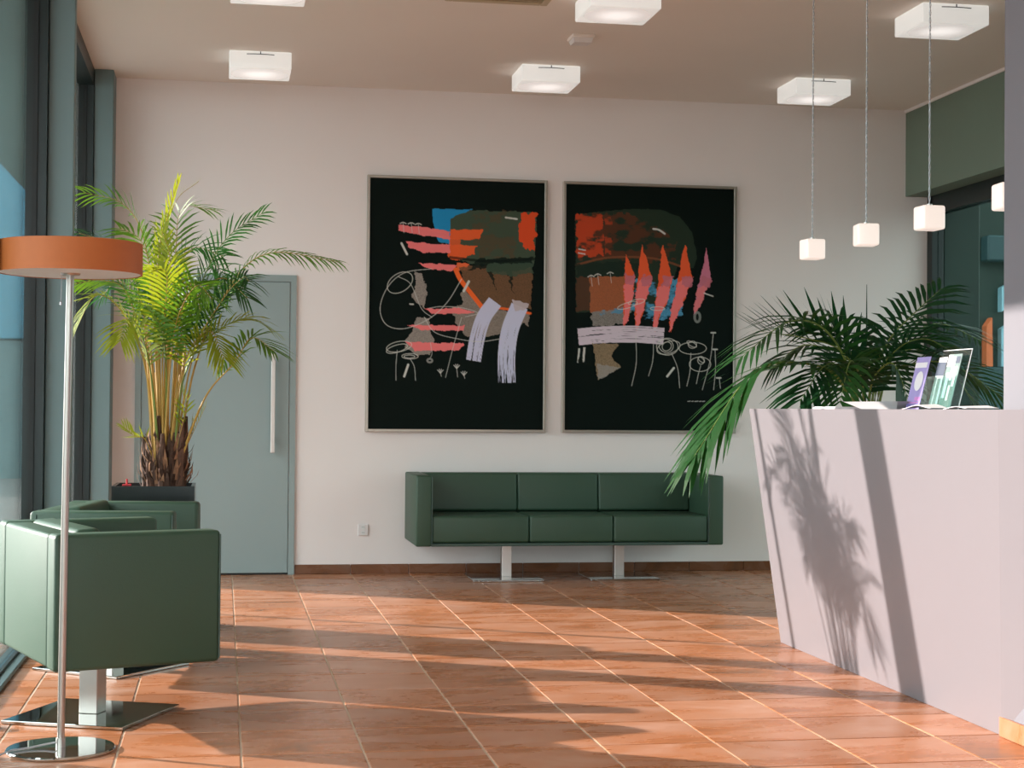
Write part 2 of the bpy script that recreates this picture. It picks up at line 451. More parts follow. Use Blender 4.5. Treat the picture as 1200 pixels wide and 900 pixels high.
MB().raw([(x, y, z) for y in (-0.1, 0) for x, z in ((-1.58, 1.83), (-0.6, 1.83), (-0.6, 2.9), (-1.58, 2.27))],
         [(0, 1, 2, 3), (4, 5, 6, 7), (0, 1, 5, 4), (1, 2, 6, 5), (2, 3, 7, 6), (3, 0, 4, 7)]).build('lower_blue_panel', M['pale_blue'], t)
MB().raw([(x, y, z) for y in (-0.1, 0) for x, z in ((-1.58, 2.47), (-0.6, 3.1), (-0.6, 3.3), (-1.58, 2.75))],
         [(0, 1, 2, 3), (4, 5, 6, 7), (0, 1, 5, 4), (1, 2, 6, 5), (2, 3, 7, 6), (3, 0, 4, 7)]).build('upper_blue_panel', M['pale_blue'], t)
MB().span((-1.80, -0.2, 3.05), (3.0, 0, 3.35), 0.02, 1).build('lintel', M['deep_teal'], t)
t = thing('exterior_pier', 'dark green pier standing right outside the window behind the counter', 'pier', (5.365, 12.1, -0.14))
MB().span((-0.145, -0.70, 0), (0.145, 0.7, 4.2), 0.01, 1).build('shaft', M['facade_dark'], t)
MB().span((-0.16, -0.72, 0), (0.16, 0.72, 0.3), 0.01, 1).build('plinth', M['facade_dark'], t)

# ------------------------------------------------------------------ door in the back wall
root = group_of('door_1')
x0, x1, zt = -0.590, 0.487, 2.055
fr = MB()
fr.span((x0, W - 0.022, 0), (x0 + 0.04, W, zt)).span((x1 - 0.04, W - 0.022, 0), (x1, W, zt)).span((x0 + 0.04, W - 0.022, zt - 0.045), (x1 - 0.04, W, zt))
fr.build('frame', M['door'], root)
lf = MB().span((x0 + 0.043, W - 0.016, 0.012), (x1 - 0.043, W, zt - 0.048), 0.003, 1).build('leaf', M['door'], root)
MB().span((x0 + 0.04, W - 0.006, 0.0), (x1 - 0.04, W, 0.012)).build('threshold_gap', M['gasket'], root)  # black strip stands in for the shade in the gap under the leaf
hd = MB().span((0.318, W - 0.085, 0.835), (0.348, W - 0.060, 1.515), 0.004).build('handle', M['steel_dull'], root)
for z in (0.93, 1.42): MB().tube([(0.333, W - 0.062, z), (0.333, W - 0.012, z)], 0.010, 12).build('handle_mount', M['steel_dull'], hd)

# wall socket
t = thing('wall_socket', 'white double power socket low on the back wall beside the door', 'socket', (0.961, W, 0.303))
MB().box((0, -0.005, 0), (0.072, 0.010, 0.080), 0.004).build('plate', M['white'], t)
for z in (0.019, -0.019):
    o = MB()
    o.tube([(0, -0.0115, z), (0, -0.009, z)], 0.0155, 20).build('outlet', M['diffuser_white'], t)
    for x in (-0.005, 0.005): MB().tube([(x, -0.0122, z), (x, -0.010, z)], 0.0024, 8).build('pin_hole', M['gasket'], t)

# ------------------------------------------------------------------ paintings: flat prints on canvas (painted per vertex)
def fbm(cx, cy, s, seed=0, stretch=1.0):
    rng = np.random.RandomState(seed); out = np.zeros_like(cx); amp, tot = 1.0, 0.0
    for o in range(4):
        g = rng.rand(64, 64)
        x, y = cx / s * (2 ** o) / stretch, cy / s * (2 ** o)
        xi, yi = np.floor(x).astype(int), np.floor(y).astype(int)
        fx, fy = x - xi, y - yi
        fx, fy = fx * fx * (3 - 2 * fx), fy * fy * (3 - 2 * fy)
        a, b = g[yi % 64, xi % 64], g[yi % 64, (xi + 1) % 64]
        c, d = g[(yi + 1) % 64, xi % 64], g[(yi + 1) % 64, (xi + 1) % 64]
        out += amp * ((a * (1 - fx) + b * fx) * (1 - fy) + (c * (1 - fx) + d * fx) * fy); tot += amp; amp *= 0.5
    return out / tot

class Canvas:
    NX, NY = 330, 460
    def __init__(s, tl, tr, br, bl, bg):
        u, v = np.meshgrid(np.linspace(0, 1, s.NX), np.linspace(0, 1, s.NY))
        mixp = lambda k: (tl[k] * (1 - u) + tr[k] * u) * (1 - v) + (bl[k] * (1 - u) + br[k] * u) * v
        s.x, s.y = mixp(0), mixp(1)
        s.img = np.ones((s.NY, s.NX, 3)) * np.array(lin(*bg))
        s.n = 0
    def lay(s, mask, col, alpha=1.0):
        c = np.asarray(lin(*col)) if not isinstance(col, np.ndarray) else col
        a = (np.clip(mask, 0, 1) * alpha)[..., None]
        s.img = s.img * (1 - a) + c * a
    def poly(s, pts, col, alpha=1.0, rough=6.0, speck=0.0, cut=0.0):
        s.n += 1
        jx = (fbm(s.x, s.y, 14, s.n * 3) - 0.5) * 2 * rough; jy = (fbm(s.x, s.y, 14, s.n * 3 + 1) - 0.5) * 2 * rough
        X, Y = s.x + jx, s.y + jy
        ins = np.zeros(X.shape, bool)
        for (xa, ya), (xb, yb) in zip(pts, pts[1:] + pts[:1]):
            c = ((ya > Y) != (yb > Y))
            with np.errstate(divide='ignore', invalid='ignore'):
                ins ^= c & (X < (xb - xa) * (Y - ya) / (yb - ya if yb != ya else 1e-9) + xa)
        m = ins.astype(float)
        if speck: m *= (1 - speck) + speck * (np.random.RandomState(s.n).rand(*X.shape) > 0.35)
        if cut: m *= np.clip((fbm(s.x, s.y, 22, s.n * 5 + 2, 1.6) - cut) * 8 + 0.5, 0, 1)
        s.lay(m, col, alpha)
    def line(s, pts, wd, col, alpha=1.0, smooth=True, dry=0.0):
        s.n += 1
        P = [np.array(p, float) for p in pts]
        if smooth and len(P) > 2:
            Q = []
            E = [2 * P[0] - P[1]] + P + [2 * P[-1] - P[-2]]
            for i in range(1, len(E) - 2):
                for t in np.linspace(0, 1, 9)[:-1]:
                    a, b, c, d = E[i - 1:i + 3]
                    Q.append(0.5 * (2 * b + (c - a) * t + (2 * a - 5 * b + 4 * c - d) * t * t + (3 * b - a - 3 * c + d) * t ** 3))
            P = Q + [P[-1]]
        best = np.full(s.x.shape, 1e9); tt = np.zeros(s.x.shape); side = np.zeros(s.x.shape)
        L = len(P) - 1
        for i in range(L):
            a, b = P[i], P[i + 1]; d = b - a; l2 = max(d @ d, 1e-9)
            t = np.clip(((s.x - a[0]) * d[0] + (s.y - a[1]) * d[1]) / l2, 0, 1)
            ex, ey = s.x - a[0] - t * d[0], s.y - a[1] - t * d[1]
            dd = np.hypot(ex, ey); k = dd < best
            best = np.where(k, dd, best); tt = np.where(k, (i + t) / L, tt); side = np.where(k, np.sign(ex * d[1] - ey * d[0]) * dd, side)
        m = np.clip((wd / 2 - best) / 1.1 + 0.5, 0, 1)
        if dry:
            st = fbm(side * 6 + 500, tt * 40 + s.n * 9, 14, s.n)
            m *= np.clip((st - (0.30 + dry * (tt - 0.55))) * 9 + 0.5, 0, 1)
            m *= ((tt > 0.005) & (tt < 0.995))
        s.lay(m, col, alpha)
    def ring(s, c, rx, ry, wd=2.0, col=(215, 215, 205), rot=0.0, alpha=0.8):
        q = [(c[0] + rx * math.cos(a) * math.cos(rot) - ry * math.sin(a) * math.sin(rot), c[1] + rx * math.cos(a) * math.sin(rot) + ry * math.sin(a) * math.cos(rot)) for a in np.linspace(0, 2 * math.pi, 33)]
        s.line(q, wd, col, alpha, smooth=False)
    def build(s, name, material, parent, wd, ht, y):
        nx, ny = s.NX, s.NY
        gx, gz = np.meshgrid(np.linspace(-wd / 2, wd / 2, nx), np.linspace(ht / 2, -ht / 2, ny))
        co = np.stack([gx, np.full_like(gx, y), gz], -1).reshape(-1, 3)
        i = np.arange(nx * ny).reshape(ny, nx)
        quads = np.stack([i[:-1, :-1], i[1:, :-1], i[1:, 1:], i[:-1, 1:]], -1).reshape(-1, 4)
        me = bpy.data.meshes.new(name)
        me.vertices.add(nx * ny); me.vertices.foreach_set('co', co.ravel())
        me.loops.add(quads.size); me.loops.foreach_set('vertex_index', quads.ravel().astype(np.int32))
        me.polygons.add(len(quads)); me.polygons.foreach_set('loop_start', np.arange(0, quads.size, 4, dtype=np.int32))
        me.update(); me.validate()
        at = me.color_attributes.new('print', 'FLOAT_COLOR', 'POINT')
        at.data.foreach_set('color', np.concatenate([s.img.reshape(-1, 3), np.ones((nx * ny, 1))], 1).astype(np.float32).ravel())
        me.materials.append(material)
        return link(name, me, parent)

pmat = bpy.data.materials.new('painted_print'); pmat.use_nodes = True
_a = pmat.node_tree.nodes.new('ShaderNodeAttribute'); _a.attribute_name = 'print'
pmat.node_tree.links.new(_a.outputs['Color'], pmat.node_tree.nodes['Principled BSDF'].inputs['Base Color'])
pmat.node_tree.nodes['Principled BSDF'].inputs['Roughness'].default_value = 0.55
pmat.node_tree.nodes['Principled BSDF'].inputs['Specular IOR Level'].default_value = 0.10

WHT, PNK, ORG, GRY = (205, 205, 198), (236, 122, 122), (232, 96, 48), (150, 140, 132)
def left_canvas():
    c = Canvas((38, 36), (615, 52), (610, 872), (30, 872), (4, 17, 13))
    c.poly([(241, 138), (375, 140), (340, 165), (305, 200), (300, 255), (262, 250), (252, 215), (242, 180)], (36, 138, 190), 1, 3)
    c.poly([(300, 170), (365, 142), (588, 148), (584, 300), (578, 330), (380, 322), (300, 300)], (66, 80, 64), 1, 5)
    c.poly([(370, 150), (520, 150), (520, 300), (390, 300)], (92, 66, 44), 0.5, 20, cut=0.5)
    c.poly([(538, 150), (588, 152), (582, 275), (545, 268), (530, 220)], (222, 78, 38), 0.95, 12)
    c.poly([(300, 205), (410, 208), (395, 240), (300, 240)], ORG, 0.95, 6); c.poly([(295, 255), (390, 262), (380, 290), (320, 310), (296, 300)], ORG, 0.95, 7)
    c.poly([(300, 240), (330, 235), (330, 310), (300, 305)], ORG, 0.8, 8)
    c.poly([(320, 318), (365, 320), (355, 345), (320, 345)], (236, 110, 66), 0.9, 6)
    c.poly([(330, 330), (575, 322), (570, 470), (400, 465), (345, 385)], (112, 82, 58), 1, 8, speck=0.25)
    c.poly([(360, 340), (420, 335), (455, 410), (440, 350), (490, 345), (512, 420), (505, 350), (574, 330), (576, 300), (400, 300)], (16, 30, 24), 0.9, 10)
    c.poly([(420, 320), (578, 318), (578, 350), (500, 362), (420, 345)], (62, 82, 66), 0.8, 8)
    c.line([(300, 300), (430, 312), (580, 304)], 9, (10, 22, 18), 0.8)
    c.poly([(335, 420), (350, 405), (400, 462), (440, 470), (566, 486), (562, 528), (540, 520), (480, 545), (440, 562), (350, 560), (325, 530), (305, 470), (340, 455)], (140, 128, 118), 1, 8, speck=0.3)
    c.line([(318, 340), (335, 375), (370, 420), (405, 464)], 15, (238, 104, 46), 1); c.line([(400, 465), (480, 470), (568, 485)], 8, (238, 104, 46), 0.95)
    c.poly([(131, 193), (165, 196), (220, 200), (300, 212), (300, 240), (215, 228), (170, 220), (131, 211)], PNK, 1, 4)
    c.poly([(150, 248), (200, 252), (300, 258), (298, 288), (210, 284), (170, 270)], PNK, 1, 5)
    c.poly([(193, 318), (322, 325), (308, 346), (225, 338)], PNK, 1, 5)
    c.poly([(180, 348), (205, 350), (222, 400), (215, 470), (190, 455), (172, 420), (188, 395)], GRY, 1, 8, speck=0.3)
    c.poly([(150, 580), (180, 540), (190, 500), (230, 505), (240, 560), (252, 600), (235, 625), (190, 625), (155, 605)], GRY, 1, 8, speck=0.25)
    c.poly([(215, 472), (330, 468), (382, 480), (360, 486), (240, 488)], PNK, 1, 5)
    c.poly([(160, 525), (350, 527), (345, 546), (200, 542)], PNK, 1, 5)
    c.poly([(152, 582), (350, 586), (330, 610), (180, 612)], PNK, 1, 5)
    c.line([(450, 446), (412, 500), (390, 570), (377, 645)], 50, (198, 198, 222), 1, dry=0.35)
    c.line([(532, 460), (500, 540), (488, 630), (490, 718)], 58, (198, 200, 224), 1, dry=0.35)
    c.poly([(505, 440), (560, 450), (550, 480), (520, 478)], (190, 178, 182), 0.9, 8)
    c.line([(240, 338), (150, 352), (95, 400), (70, 470), (90, 525), (150, 538), (230, 505), (290, 450), (338, 372)], 2.2, WHT, 0.75)
    c.line([(230, 470), (270, 464), (340, 468), (392, 485), (350, 498)], 2.2, WHT, 0.7); c.line([(215, 500), (250, 550), (330, 572), (400, 580), (470, 570)], 2.2, WHT, 0.7)
    c.line([(130, 365), (170, 390), (205, 470), (240, 500)], 2.0, WHT, 0.7); c.ring((135, 385), 46, 30, 2, rot=-0.6)
    c.ring((132, 598), 42, 17, rot=-0.2); c.ring((125, 605), 36, 12, rot=-0.3); c.ring((168, 630), 27, 9); c.ring((166, 631), 18, 5)
    c.line([(126, 610), (122, 660), (122, 710)], 2, WHT, 0.7); c.line([(168, 638), (182, 665), (186, 710)], 2, WHT, 0.7)
    c.line([(338, 500), (310, 600), (285, 700)], 2, WHT, 0.7); c.line([(235, 585), (240, 620), (232, 640)], 2, WHT, 0.6)
    c.ring((233, 644), 8, 6, 6, (150, 150, 146))
    for x, y in ((268, 680), (322, 664), (346, 687)):
        for a in (-0.9, -0.3, 0.3, 0.9): c.line([(x, y + 6), (x + 12 * math.sin(a), y - 8 * math.cos(a))], 2.4, WHT, 0.85, False)
        c.line([(x, y + 4), (x + 3, y + 34 if x == 322 else y + 16)], 2, WHT, 0.7, False)
    c.line([(140, 254), (158, 290)], 7, WHT, 0.95, False); c.line([(345, 412), (362, 380)], 8, WHT, 0.95, False)
    c.line([(485, 166), (522, 171)], 6, WHT, 0.95, False); c.line([(149, 697), (162, 658)], 7, WHT, 0.95, False); c.line([(168, 456), (178, 457)], 5, WHT, 0.8, False)
    for x, y in ((145, 186), (172, 187), (195, 189)):
        c.line([(x - 10, y + 2), (x, y - 2), (x + 10, y + 2)], 3, WHT, 0.85); c.line([(x, y), (x + 3, y + 32)], 1.8, WHT, 0.7, False)
    return c
def right_canvas():
    c = Canvas((33, 55), (588, 72), (588, 876), (28, 876), (4, 17, 13))
    c.poly([(63, 156), (150, 145), (250, 138), (340, 138), (410, 165), (450, 215), (466, 300), (455, 335), (400, 330), (360, 480), (66, 485)], (38, 52, 40), 1, 3)
    c.poly([(68, 160), (240, 150), (330, 200), (400, 240), (400, 310), (70, 310)], (96, 52, 34), 0.7, 22, cut=0.48)
    c.poly([(66, 158), (150, 155), (155, 290), (70, 302)], (196, 70, 38), 0.85, 14, cut=0.42); c.poly([(160, 160), (182, 160), (182, 290), (162, 290)], (170, 66, 38), 0.8, 10, cut=0.45)
    c.line([(66, 325), (160, 302), (260, 298), (340, 306), (410, 328)], 7, (126, 74, 48), 0.75)
    c.poly([(66, 320), (240, 312), (300, 330), (230, 372), (66, 365)], (28, 42, 34), 0.85, 8)
    c.poly([(66, 365), (110, 365), (115, 470), (66, 482)], (86, 56, 40), 0.8, 8)
    c.poly([(108, 366), (238, 362), (240, 440), (222, 478), (115, 486)], (158, 92, 60), 1, 5, speck=0.2)
    c.poly([(115, 482), (250, 470), (228, 520), (120, 532)], (134, 128, 122), 1, 8, speck=0.35)
    c.poly([(250, 375), (430, 368), (415, 500), (330, 510), (250, 500)], (84, 158, 196), 0.9, 10, cut=0.52, speck=0.3)
    c.poly([(130, 480), (235, 465), (240, 480), (150, 492)], (84, 140, 170), 0.9, 8, cut=0.45)
    for q, t in (([(230, 288), (260, 362), (252, 420), (238, 500), (222, 535), (224, 400)], 0), ([(281, 255), (316, 366), (290, 470), (266, 548), (260, 500), (268, 380)], 0),
                 ([(351, 255), (384, 366), (365, 450), (345, 490), (324, 558), (320, 520), (334, 400)], 0), ([(426, 255), (452, 366), (425, 440), (400, 490), (376, 552), (374, 520), (400, 380)], 0), ([(498, 266), (514, 370), (490, 420), (476, 462), (454, 492), (470, 400)], 1)):
        c.poly(q, (228, 92, 52) if not t else (198, 118, 140), 1, 5)
        lo = [(x, y) for x, y in q if y > 358]
        c.poly(lo, PNK if not t else (222, 122, 124), 0.9, 9)
        c.poly([(q[1][0] - 32, q[1][1] - 8), (q[1][0] + 2, q[1][1] - 4), (q[1][0] - 8, q[1][1] + 32), (q[1][0] - 36, q[1][1] + 26)], (190, 110, 124), 0.8, 9)
    c.line([(72, 566), (160, 558), (260, 556), (358, 562)], 56, (208, 194, 206), 1, dry=0.12)
    c.poly([(120, 588), (206, 590), (180, 630), (214, 668), (140, 708), (134, 690)], (142, 122, 96), 1, 6, speck=0.35); c.poly([(132, 655), (212, 668), (140, 708)], (150, 146, 140), 0.9, 6, speck=0.4)
    c.ring((368, 597), 36, 28); c.ring((364, 594), 24, 22, rot=0.4); c.ring((366, 596), 14, 16, rot=0.9); c.ring((372, 600), 40, 20, rot=-0.3)
    c.ring((453, 602), 46, 20); c.ring((452, 590), 14, 12); c.ring((450, 588), 18, 7, rot=0.5); c.ring((478, 655), 36, 24); c.ring((481, 642), 11, 13); c.ring((482, 640), 13, 6, rot=0.7)
    c.ring((235, 460), 34, 9, rot=-0.3); c.ring((265, 448), 28, 8, rot=-0.2); c.ring((335, 470), 24, 6)
    for q in ([(263, 560), (265, 650), (250, 728)], [(322, 560), (320, 640), (306, 695)], [(382, 618), (403, 670), (410, 734)], [(447, 618), (444, 680), (434, 728)], [(480, 660), (472, 690), (466, 720)], [(522, 552), (512, 640), (486, 740)], [(528, 606), (530, 670), (524, 740)], [(543, 702), (547, 735)]):
        c.line(q, 2.0, WHT, 0.75)
    for x, y in ((522, 550), (528, 605), (541, 700)): c.line([(x - 7, y), (x + 7, y)], 5, WHT, 0.85, False)
    for x, y in ((115, 362), (137, 357), (178, 351)):
        c.line([(x - 10, y + 3), (x, y - 2), (x + 10, y + 2)], 3, WHT, 0.85); c.line([(x, y), (x + 4, y + 34)], 1.8, WHT, 0.7, False)
    c.line([(320, 204), (338, 207), (358, 220)], 6, WHT, 0.95); c.line([(75, 272), (96, 276)], 4, WHT, 0.9); c.line([(74, 285), (95, 289)], 4, WHT, 0.9)
    c.line([(77, 604), (73, 652)], 6, WHT, 0.9, False, dry=0.2); c.line([(94, 600), (90, 650)], 7, WHT, 0.9, False, dry=0.2); c.line([(368, 696), (390, 668)], 7, WHT, 0.95, False); c.line([(490, 418), (520, 428)], 4, WHT, 0.8, False)
    c.ring((468, 498), 9, 16, 8, (150, 156, 150), alpha=0.6)
    for a, b in ((437, 446), (450, 456), (460, 472), (476, 483), (486, 494)): c.line([(a, 779), (b, 778)], 2.2, WHT, 0.75, False)
    return c
def painting(label, x0, x1, z0, z1, cv):
    cx, cz, wd, ht = (x0 + x1) / 2, (z0 + z1) / 2, x1 - x0, z1 - z0
    t = thing('framed_painting', label, 'painting', (cx, W, cz), group='framed paintings above the sofa')
    fw = 0.020
    fr = MB()
    for sx in (-1, 1): fr.box((sx * (wd / 2 - fw / 2), -0.020, 0), (fw, 0.038, ht), 0.002, 1)
    for sz in (-1, 1): fr.box((0, -0.020, sz * (ht / 2 - fw / 2)), (wd - 2 * fw + 0.002, 0.038, fw), 0.002, 1)
    fr.build('frame', M['frame_silver'], t)
    MB().box((0, -0.010, 0), (wd - 2 * fw, 0.018, ht - 2 * fw)).build('backing', M['gasket'], t)
    cv.build('canvas', pmat, t, wd - 2 * fw, ht - 2 * fw, -0.0215)
painting('framed black abstract painting with pink bars and two pale brush strokes, left of two', 0.966, 2.238, 0.983, 2.763, left_canvas())
painting('framed black abstract painting with five orange pink spikes, right of two', 2.353, 3.628, 0.984, 2.763, right_canvas())

# ------------------------------------------------------------------ sofa
SX, SY = 2.2875, 11.04
t = thing('three_seat_sofa', 'long green leather three-seat box sofa on two steel pedestals under the paintings', 'sofa', (SX, SY, 0))
xa, xb, ya, yb, z0, z1 = 1.245 - SX, 3.330 - SX, 10.70 - SY, 11.375 - SY, 0.243, 0.708
MB().span((xa, ya, z0), (xa + 0.105, yb, z1), 0.012, 3).build('armrest', M['leather'], t, True)
MB().span((xb - 0.105, ya, z0), (xb, yb, z1), 0.012, 3).build('armrest', M['leather'], t, True)
MB().span((xa + 0.100, yb - 0.10, z0 + 0.005), (xb - 0.100, yb, z1 - 0.002), 0.012, 3).build('back_frame', M['leather'], t, True)
MB().span((xa + 0.102, ya + 0.006, z0), (xb - 0.102, yb - 0.02, z0 + 0.020), 0.004).build('base_rail', M['leather_seam'], t)
cuts = [xa + 0.106, 2.0 - SX, 2.57 - SX, xb - 0.106]
for a, b in zip(cuts, cuts[1:]):
    MB().span((a + 0.001, ya + 0.004, z0 + 0.022), (b - 0.001, yb - 0.20, 0.443), 0.018, 4).build('seat_cushion', M['leather'], t, True)
    m = MB().box(((a + b) / 2, yb - 0.155, 0.575), (b - a - 0.002, 0.105, 0.262), 0.018, 4, rot=(-0.08, 0, 0))
    m.build('back_cushion', M['leather'], t, True)
for px, cx in ((1.878, 1.903), (2.674, 2.687)):
    MB().box((px - SX, 11.015 - SY, 0.007), (0.475, 0.475, 0.012), 0.002, 1).build('base_plate', M['chrome'], t)
    MB().span((cx - SX - 0.033, 11.015 - SY, 0.0125), (cx - SX + 0.033, 11.08 - SY, z0 + 0.004), 0.002, 1).build('pedestal', M['steel_dull'], t)
for x in (xa + 0.106, xb - 0.106):
    MB().tube([(x, ya + 0.001, z0 + 0.01), (x, ya + 0.001, z1 - 0.012)], 0.003, 6).build('piping', M['leather_seam'], t)

# ------------------------------------------------------------------ armchairs (front of the chair is local +x)
def make_armchair(label):
    t = thing('cube_armchair', label, 'armchair', group='green leather cube armchairs')
    L_, D_, b, h = 0.300, 0.42, 0.225, 0.700
    for s in (-1, 1):
        a = MB().span((-L_, s * D_, b), (L_, s * (D_ - 0.105), h), 0.016, 3).build('armrest', M['leather'], t, True)
        for x in (-L_ + 0.028, L_ - 0.004): MB().tube([(x, s * (D_ + 0.0005), b + 0.014), (x, s * (D_ + 0.0005), h - 0.014)], 0.0032, 6).build('piping', M['leather_seam'], a)
    MB().span((-L_ + 0.001, -D_ + 0.103, b + 0.003), (-L_ + 0.105, D_ - 0.103, h - 0.003), 0.014, 3).build('backrest', M['leather'], t, True)
    MB().span((-L_ + 0.05, -D_ + 0.10, b), (L_ - 0.006, D_ - 0.10, b + 0.025), 0.004).build('seat_base', M['leather_seam'], t)
    MB().span((-L_ + 0.10, -D_ + 0.107, b + 0.026), (L_ - 0.002, D_ - 0.107, 0.43), 0.02, 4).build('seat_cushion', M['leather'], t, True)
    MB().box((-L_ + 0.155, 0, 0.575), (0.10, 2 * D_ - 0.216, 0.27), 0.025, 4, rot=(0, -0.08, 0)).build('back_cushion', M['leather'], t, True)
    MB().box((0, 0, 0.007), (0.475, 0.475, 0.012), 0.002, 1).build('base_plate', M['chrome'], t)
    MB().span((-0.037, -0.037, 0.0125), (0.037, 0.037, b + 0.004), 0.003, 1).build('pedestal', M['steel'], t)
    return t
def set_chair(t, x, y, rz, base_rz, bx, by):
    t.location, t.rotation_euler = (x, y, 0), (0, 0, rz)
    off = Matrix.Rotation(-rz, 3, 'Z') @ Vector((bx - x, by - y, 0))     # the base stands a little off the seat's centre
    for c in COL.objects:
        if c.parent is t and c.name.split('.')[0] in ('base_plate', 'pedestal'): c.rotation_euler, c.location = (0, 0, base_rz - rz), off
ch = make_armchair('nearest green leather cube armchair, its back lit white by the sun, beside the orange lamp')
ch2 = copy_tree(ch)
ch2['label'] = 'farther green leather cube armchair in front of the black planter, behind the nearest armchair'
set_chair(ch, -0.428, 6.352, math.radians(20), math.radians(-23), -0.465, 6.285)
set_chair(ch2, -0.450, 7.555, math.radians(-7), math.radians(52), -0.470, 7.425)

# ------------------------------------------------------------------ floor lamp
LX, LY = -0.520, 5.655
t = thing('floor_lamp', 'floor lamp with flat orange drum shade on a slim steel pole and round base', 'lamp', (LX, LY, 0))
LZ = 1.584
MB().lathe([(0, 0.001), (0.176, 0.001), (0.178, 0.004), (0.178, 0.009), (0.174, 0.013), (0, 0.014)], 72).build('base', M['chrome'], t, True)
pts = [(0, 0, 0.013), (0.006, 0, 0.9), (0.013, 0, LZ + 0.014)]
MB().tube(pts, 0.0125, 20).build('pole', M['steel'], t, True)
MB().tube([(0.0, 0.0, 0.013), (0.0, 0, 0.045)], 0.016, 20).build('collar', M['steel'], t, True)
MB().lathe([(0.235, 0.0), (0.235, 0.103), (0.231, 0.104), (0.230, 0.103), (0.230, 0.001)], 96, (0.013, 0, LZ + 0.000), True).build('shade', M['orange_shade'], t, True)
MB().lathe([(0.0, 0.0), (0.2295, 0.0), (0.2295, 0.008), (0, 0.008)], 96, (0.013, 0, LZ + 0.002)).build('diffuser', M['diffuser_white'], t, True)
MB().lathe([(0.0, 0.0), (0.2295, 0.0), (0.2295, 0.006), (0, 0.006)], 96, (0.013, 0, LZ + 0.092)).build('top_disc', M['diffuser_white'], t, True)
MB().lathe([(0.0, -0.006), (0.03, -0.006), (0.034, 0.001), (0, 0.001)], 32, (0.013, 0, LZ + 0.002)).build('socket_cap', M['steel'], t, True)
pc = MB().tube([(-0.012, -0.03, LZ + 0.002), (-0.014, -0.03, LZ - 0.093)], 0.0012, 6).build('pull_cord', M['cord'], t)
MB().lathe([(0, 0), (0.004, 0.003), (0.004, 0.012), (0, 0.016)], 12, (-0.014, -0.03, LZ - 0.108)).build('cord_end', M['cord'], pc)
cp = [(-0.012, -0.004, 0.030), (-0.05, -0.006, 0.024), (-0.10, -0.03, 0.0185), (-0.15, -0.06, 0.0185), (-0.20, -0.10, 0.005), (-0.30, -0.16, 0.0045), (-0.37, -0.30, 0.0045)]
MB().tube(cp, 0.0035, 8).build('power_cord', M['cord'], t, True)
t = thing('cord_adapter', 'small white plug adapter lying on the floor by the lamp base', 'adapter', (-0.800, 6.075, 0))
MB().box((0, 0, 0.017), (0.055, 0.045, 0.032), 0.010, 3).build('body', M['white'], t, True)
MB().tube([(-0.02, 0, 0.012), (-0.075, 0.02, 0.006), (-0.085, -0.12, 0.004)], 0.003, 8).build('cable', M['white'], t, True)

# ------------------------------------------------------------------ reception counter
CZ = 1.158
t = thing('reception_counter', 'white reception counter with outward leaning front before the dark window', 'counter', (2.735, 7.83, 0))
o = lambda x, y, z: (x - 2.735, y - 7.83, z)
th = 0.03
fb, ft, fe, nb, nt_, ne = o(2.735, 7.83, 0.001), o(2.565, 7.83, CZ), None, o(2.735, 5.476, 0.001), o(2.570, 5.18, CZ), o(2.733, 4.0, CZ)
def slab(quad, off):
    a = [Vector(q) for q in quad]; b = [q + Vector(off) for q in a]; n = len(a)
    return a + b, [tuple(range(n)), tuple(range(2 * n - 1, n - 1, -1))] + [(i, (i + 1) % n, n + (i + 1) % n, n + i) for i in range(n)]
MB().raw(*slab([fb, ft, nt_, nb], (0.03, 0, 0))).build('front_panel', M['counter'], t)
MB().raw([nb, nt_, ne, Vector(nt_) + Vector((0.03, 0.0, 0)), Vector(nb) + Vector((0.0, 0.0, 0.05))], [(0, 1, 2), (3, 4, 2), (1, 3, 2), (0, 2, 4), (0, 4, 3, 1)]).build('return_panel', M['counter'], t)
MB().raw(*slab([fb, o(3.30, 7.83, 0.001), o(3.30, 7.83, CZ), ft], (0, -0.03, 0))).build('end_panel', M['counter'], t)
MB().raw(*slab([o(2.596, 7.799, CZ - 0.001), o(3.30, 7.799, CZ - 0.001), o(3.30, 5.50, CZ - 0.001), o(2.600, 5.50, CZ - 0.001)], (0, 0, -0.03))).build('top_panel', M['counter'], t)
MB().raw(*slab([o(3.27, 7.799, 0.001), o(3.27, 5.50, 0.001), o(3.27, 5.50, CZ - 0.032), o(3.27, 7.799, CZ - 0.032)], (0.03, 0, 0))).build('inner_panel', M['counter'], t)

# things on the counter
t = thing('shallow_tray', 'wide shallow white tray on the counter left of the brochures', 'tray', (2.76, 6.50, CZ))
m = MB()
def ring(a, b, z): return [(-a, -b, z), (a, -b, z), (a, b, z), (-a, b, z)]
v = ring(0.07, 0.19, 0.001) + ring(0.11, 0.29, 0.032) + ring(0.105, 0.285, 0.032) + ring(0.066, 0.185, 0.005)
f = [(3, 2, 1, 0), (12, 13, 14, 15)] + [(k * 4 + i, k * 4 + (i + 1) % 4, k * 4 + 4 + (i + 1) % 4, k * 4 + 4 + i) for k in range(3) for i in range(4)]
m.raw(v, f).build('dish', M['white'], t)
t = thing('document_folder', 'thin white folder lying flat at the far end of the counter', 'folder', (2.72, 6.94, CZ))
MB().box((0, 0, 0.0045), (0.21, 0.27, 0.008), 0.001, 1).build('cover', M['paper'], t)
MB().box((0.002, 0, 0.0095), (0.20, 0.26, 0.002)).build('sheet', M['paper'], t)

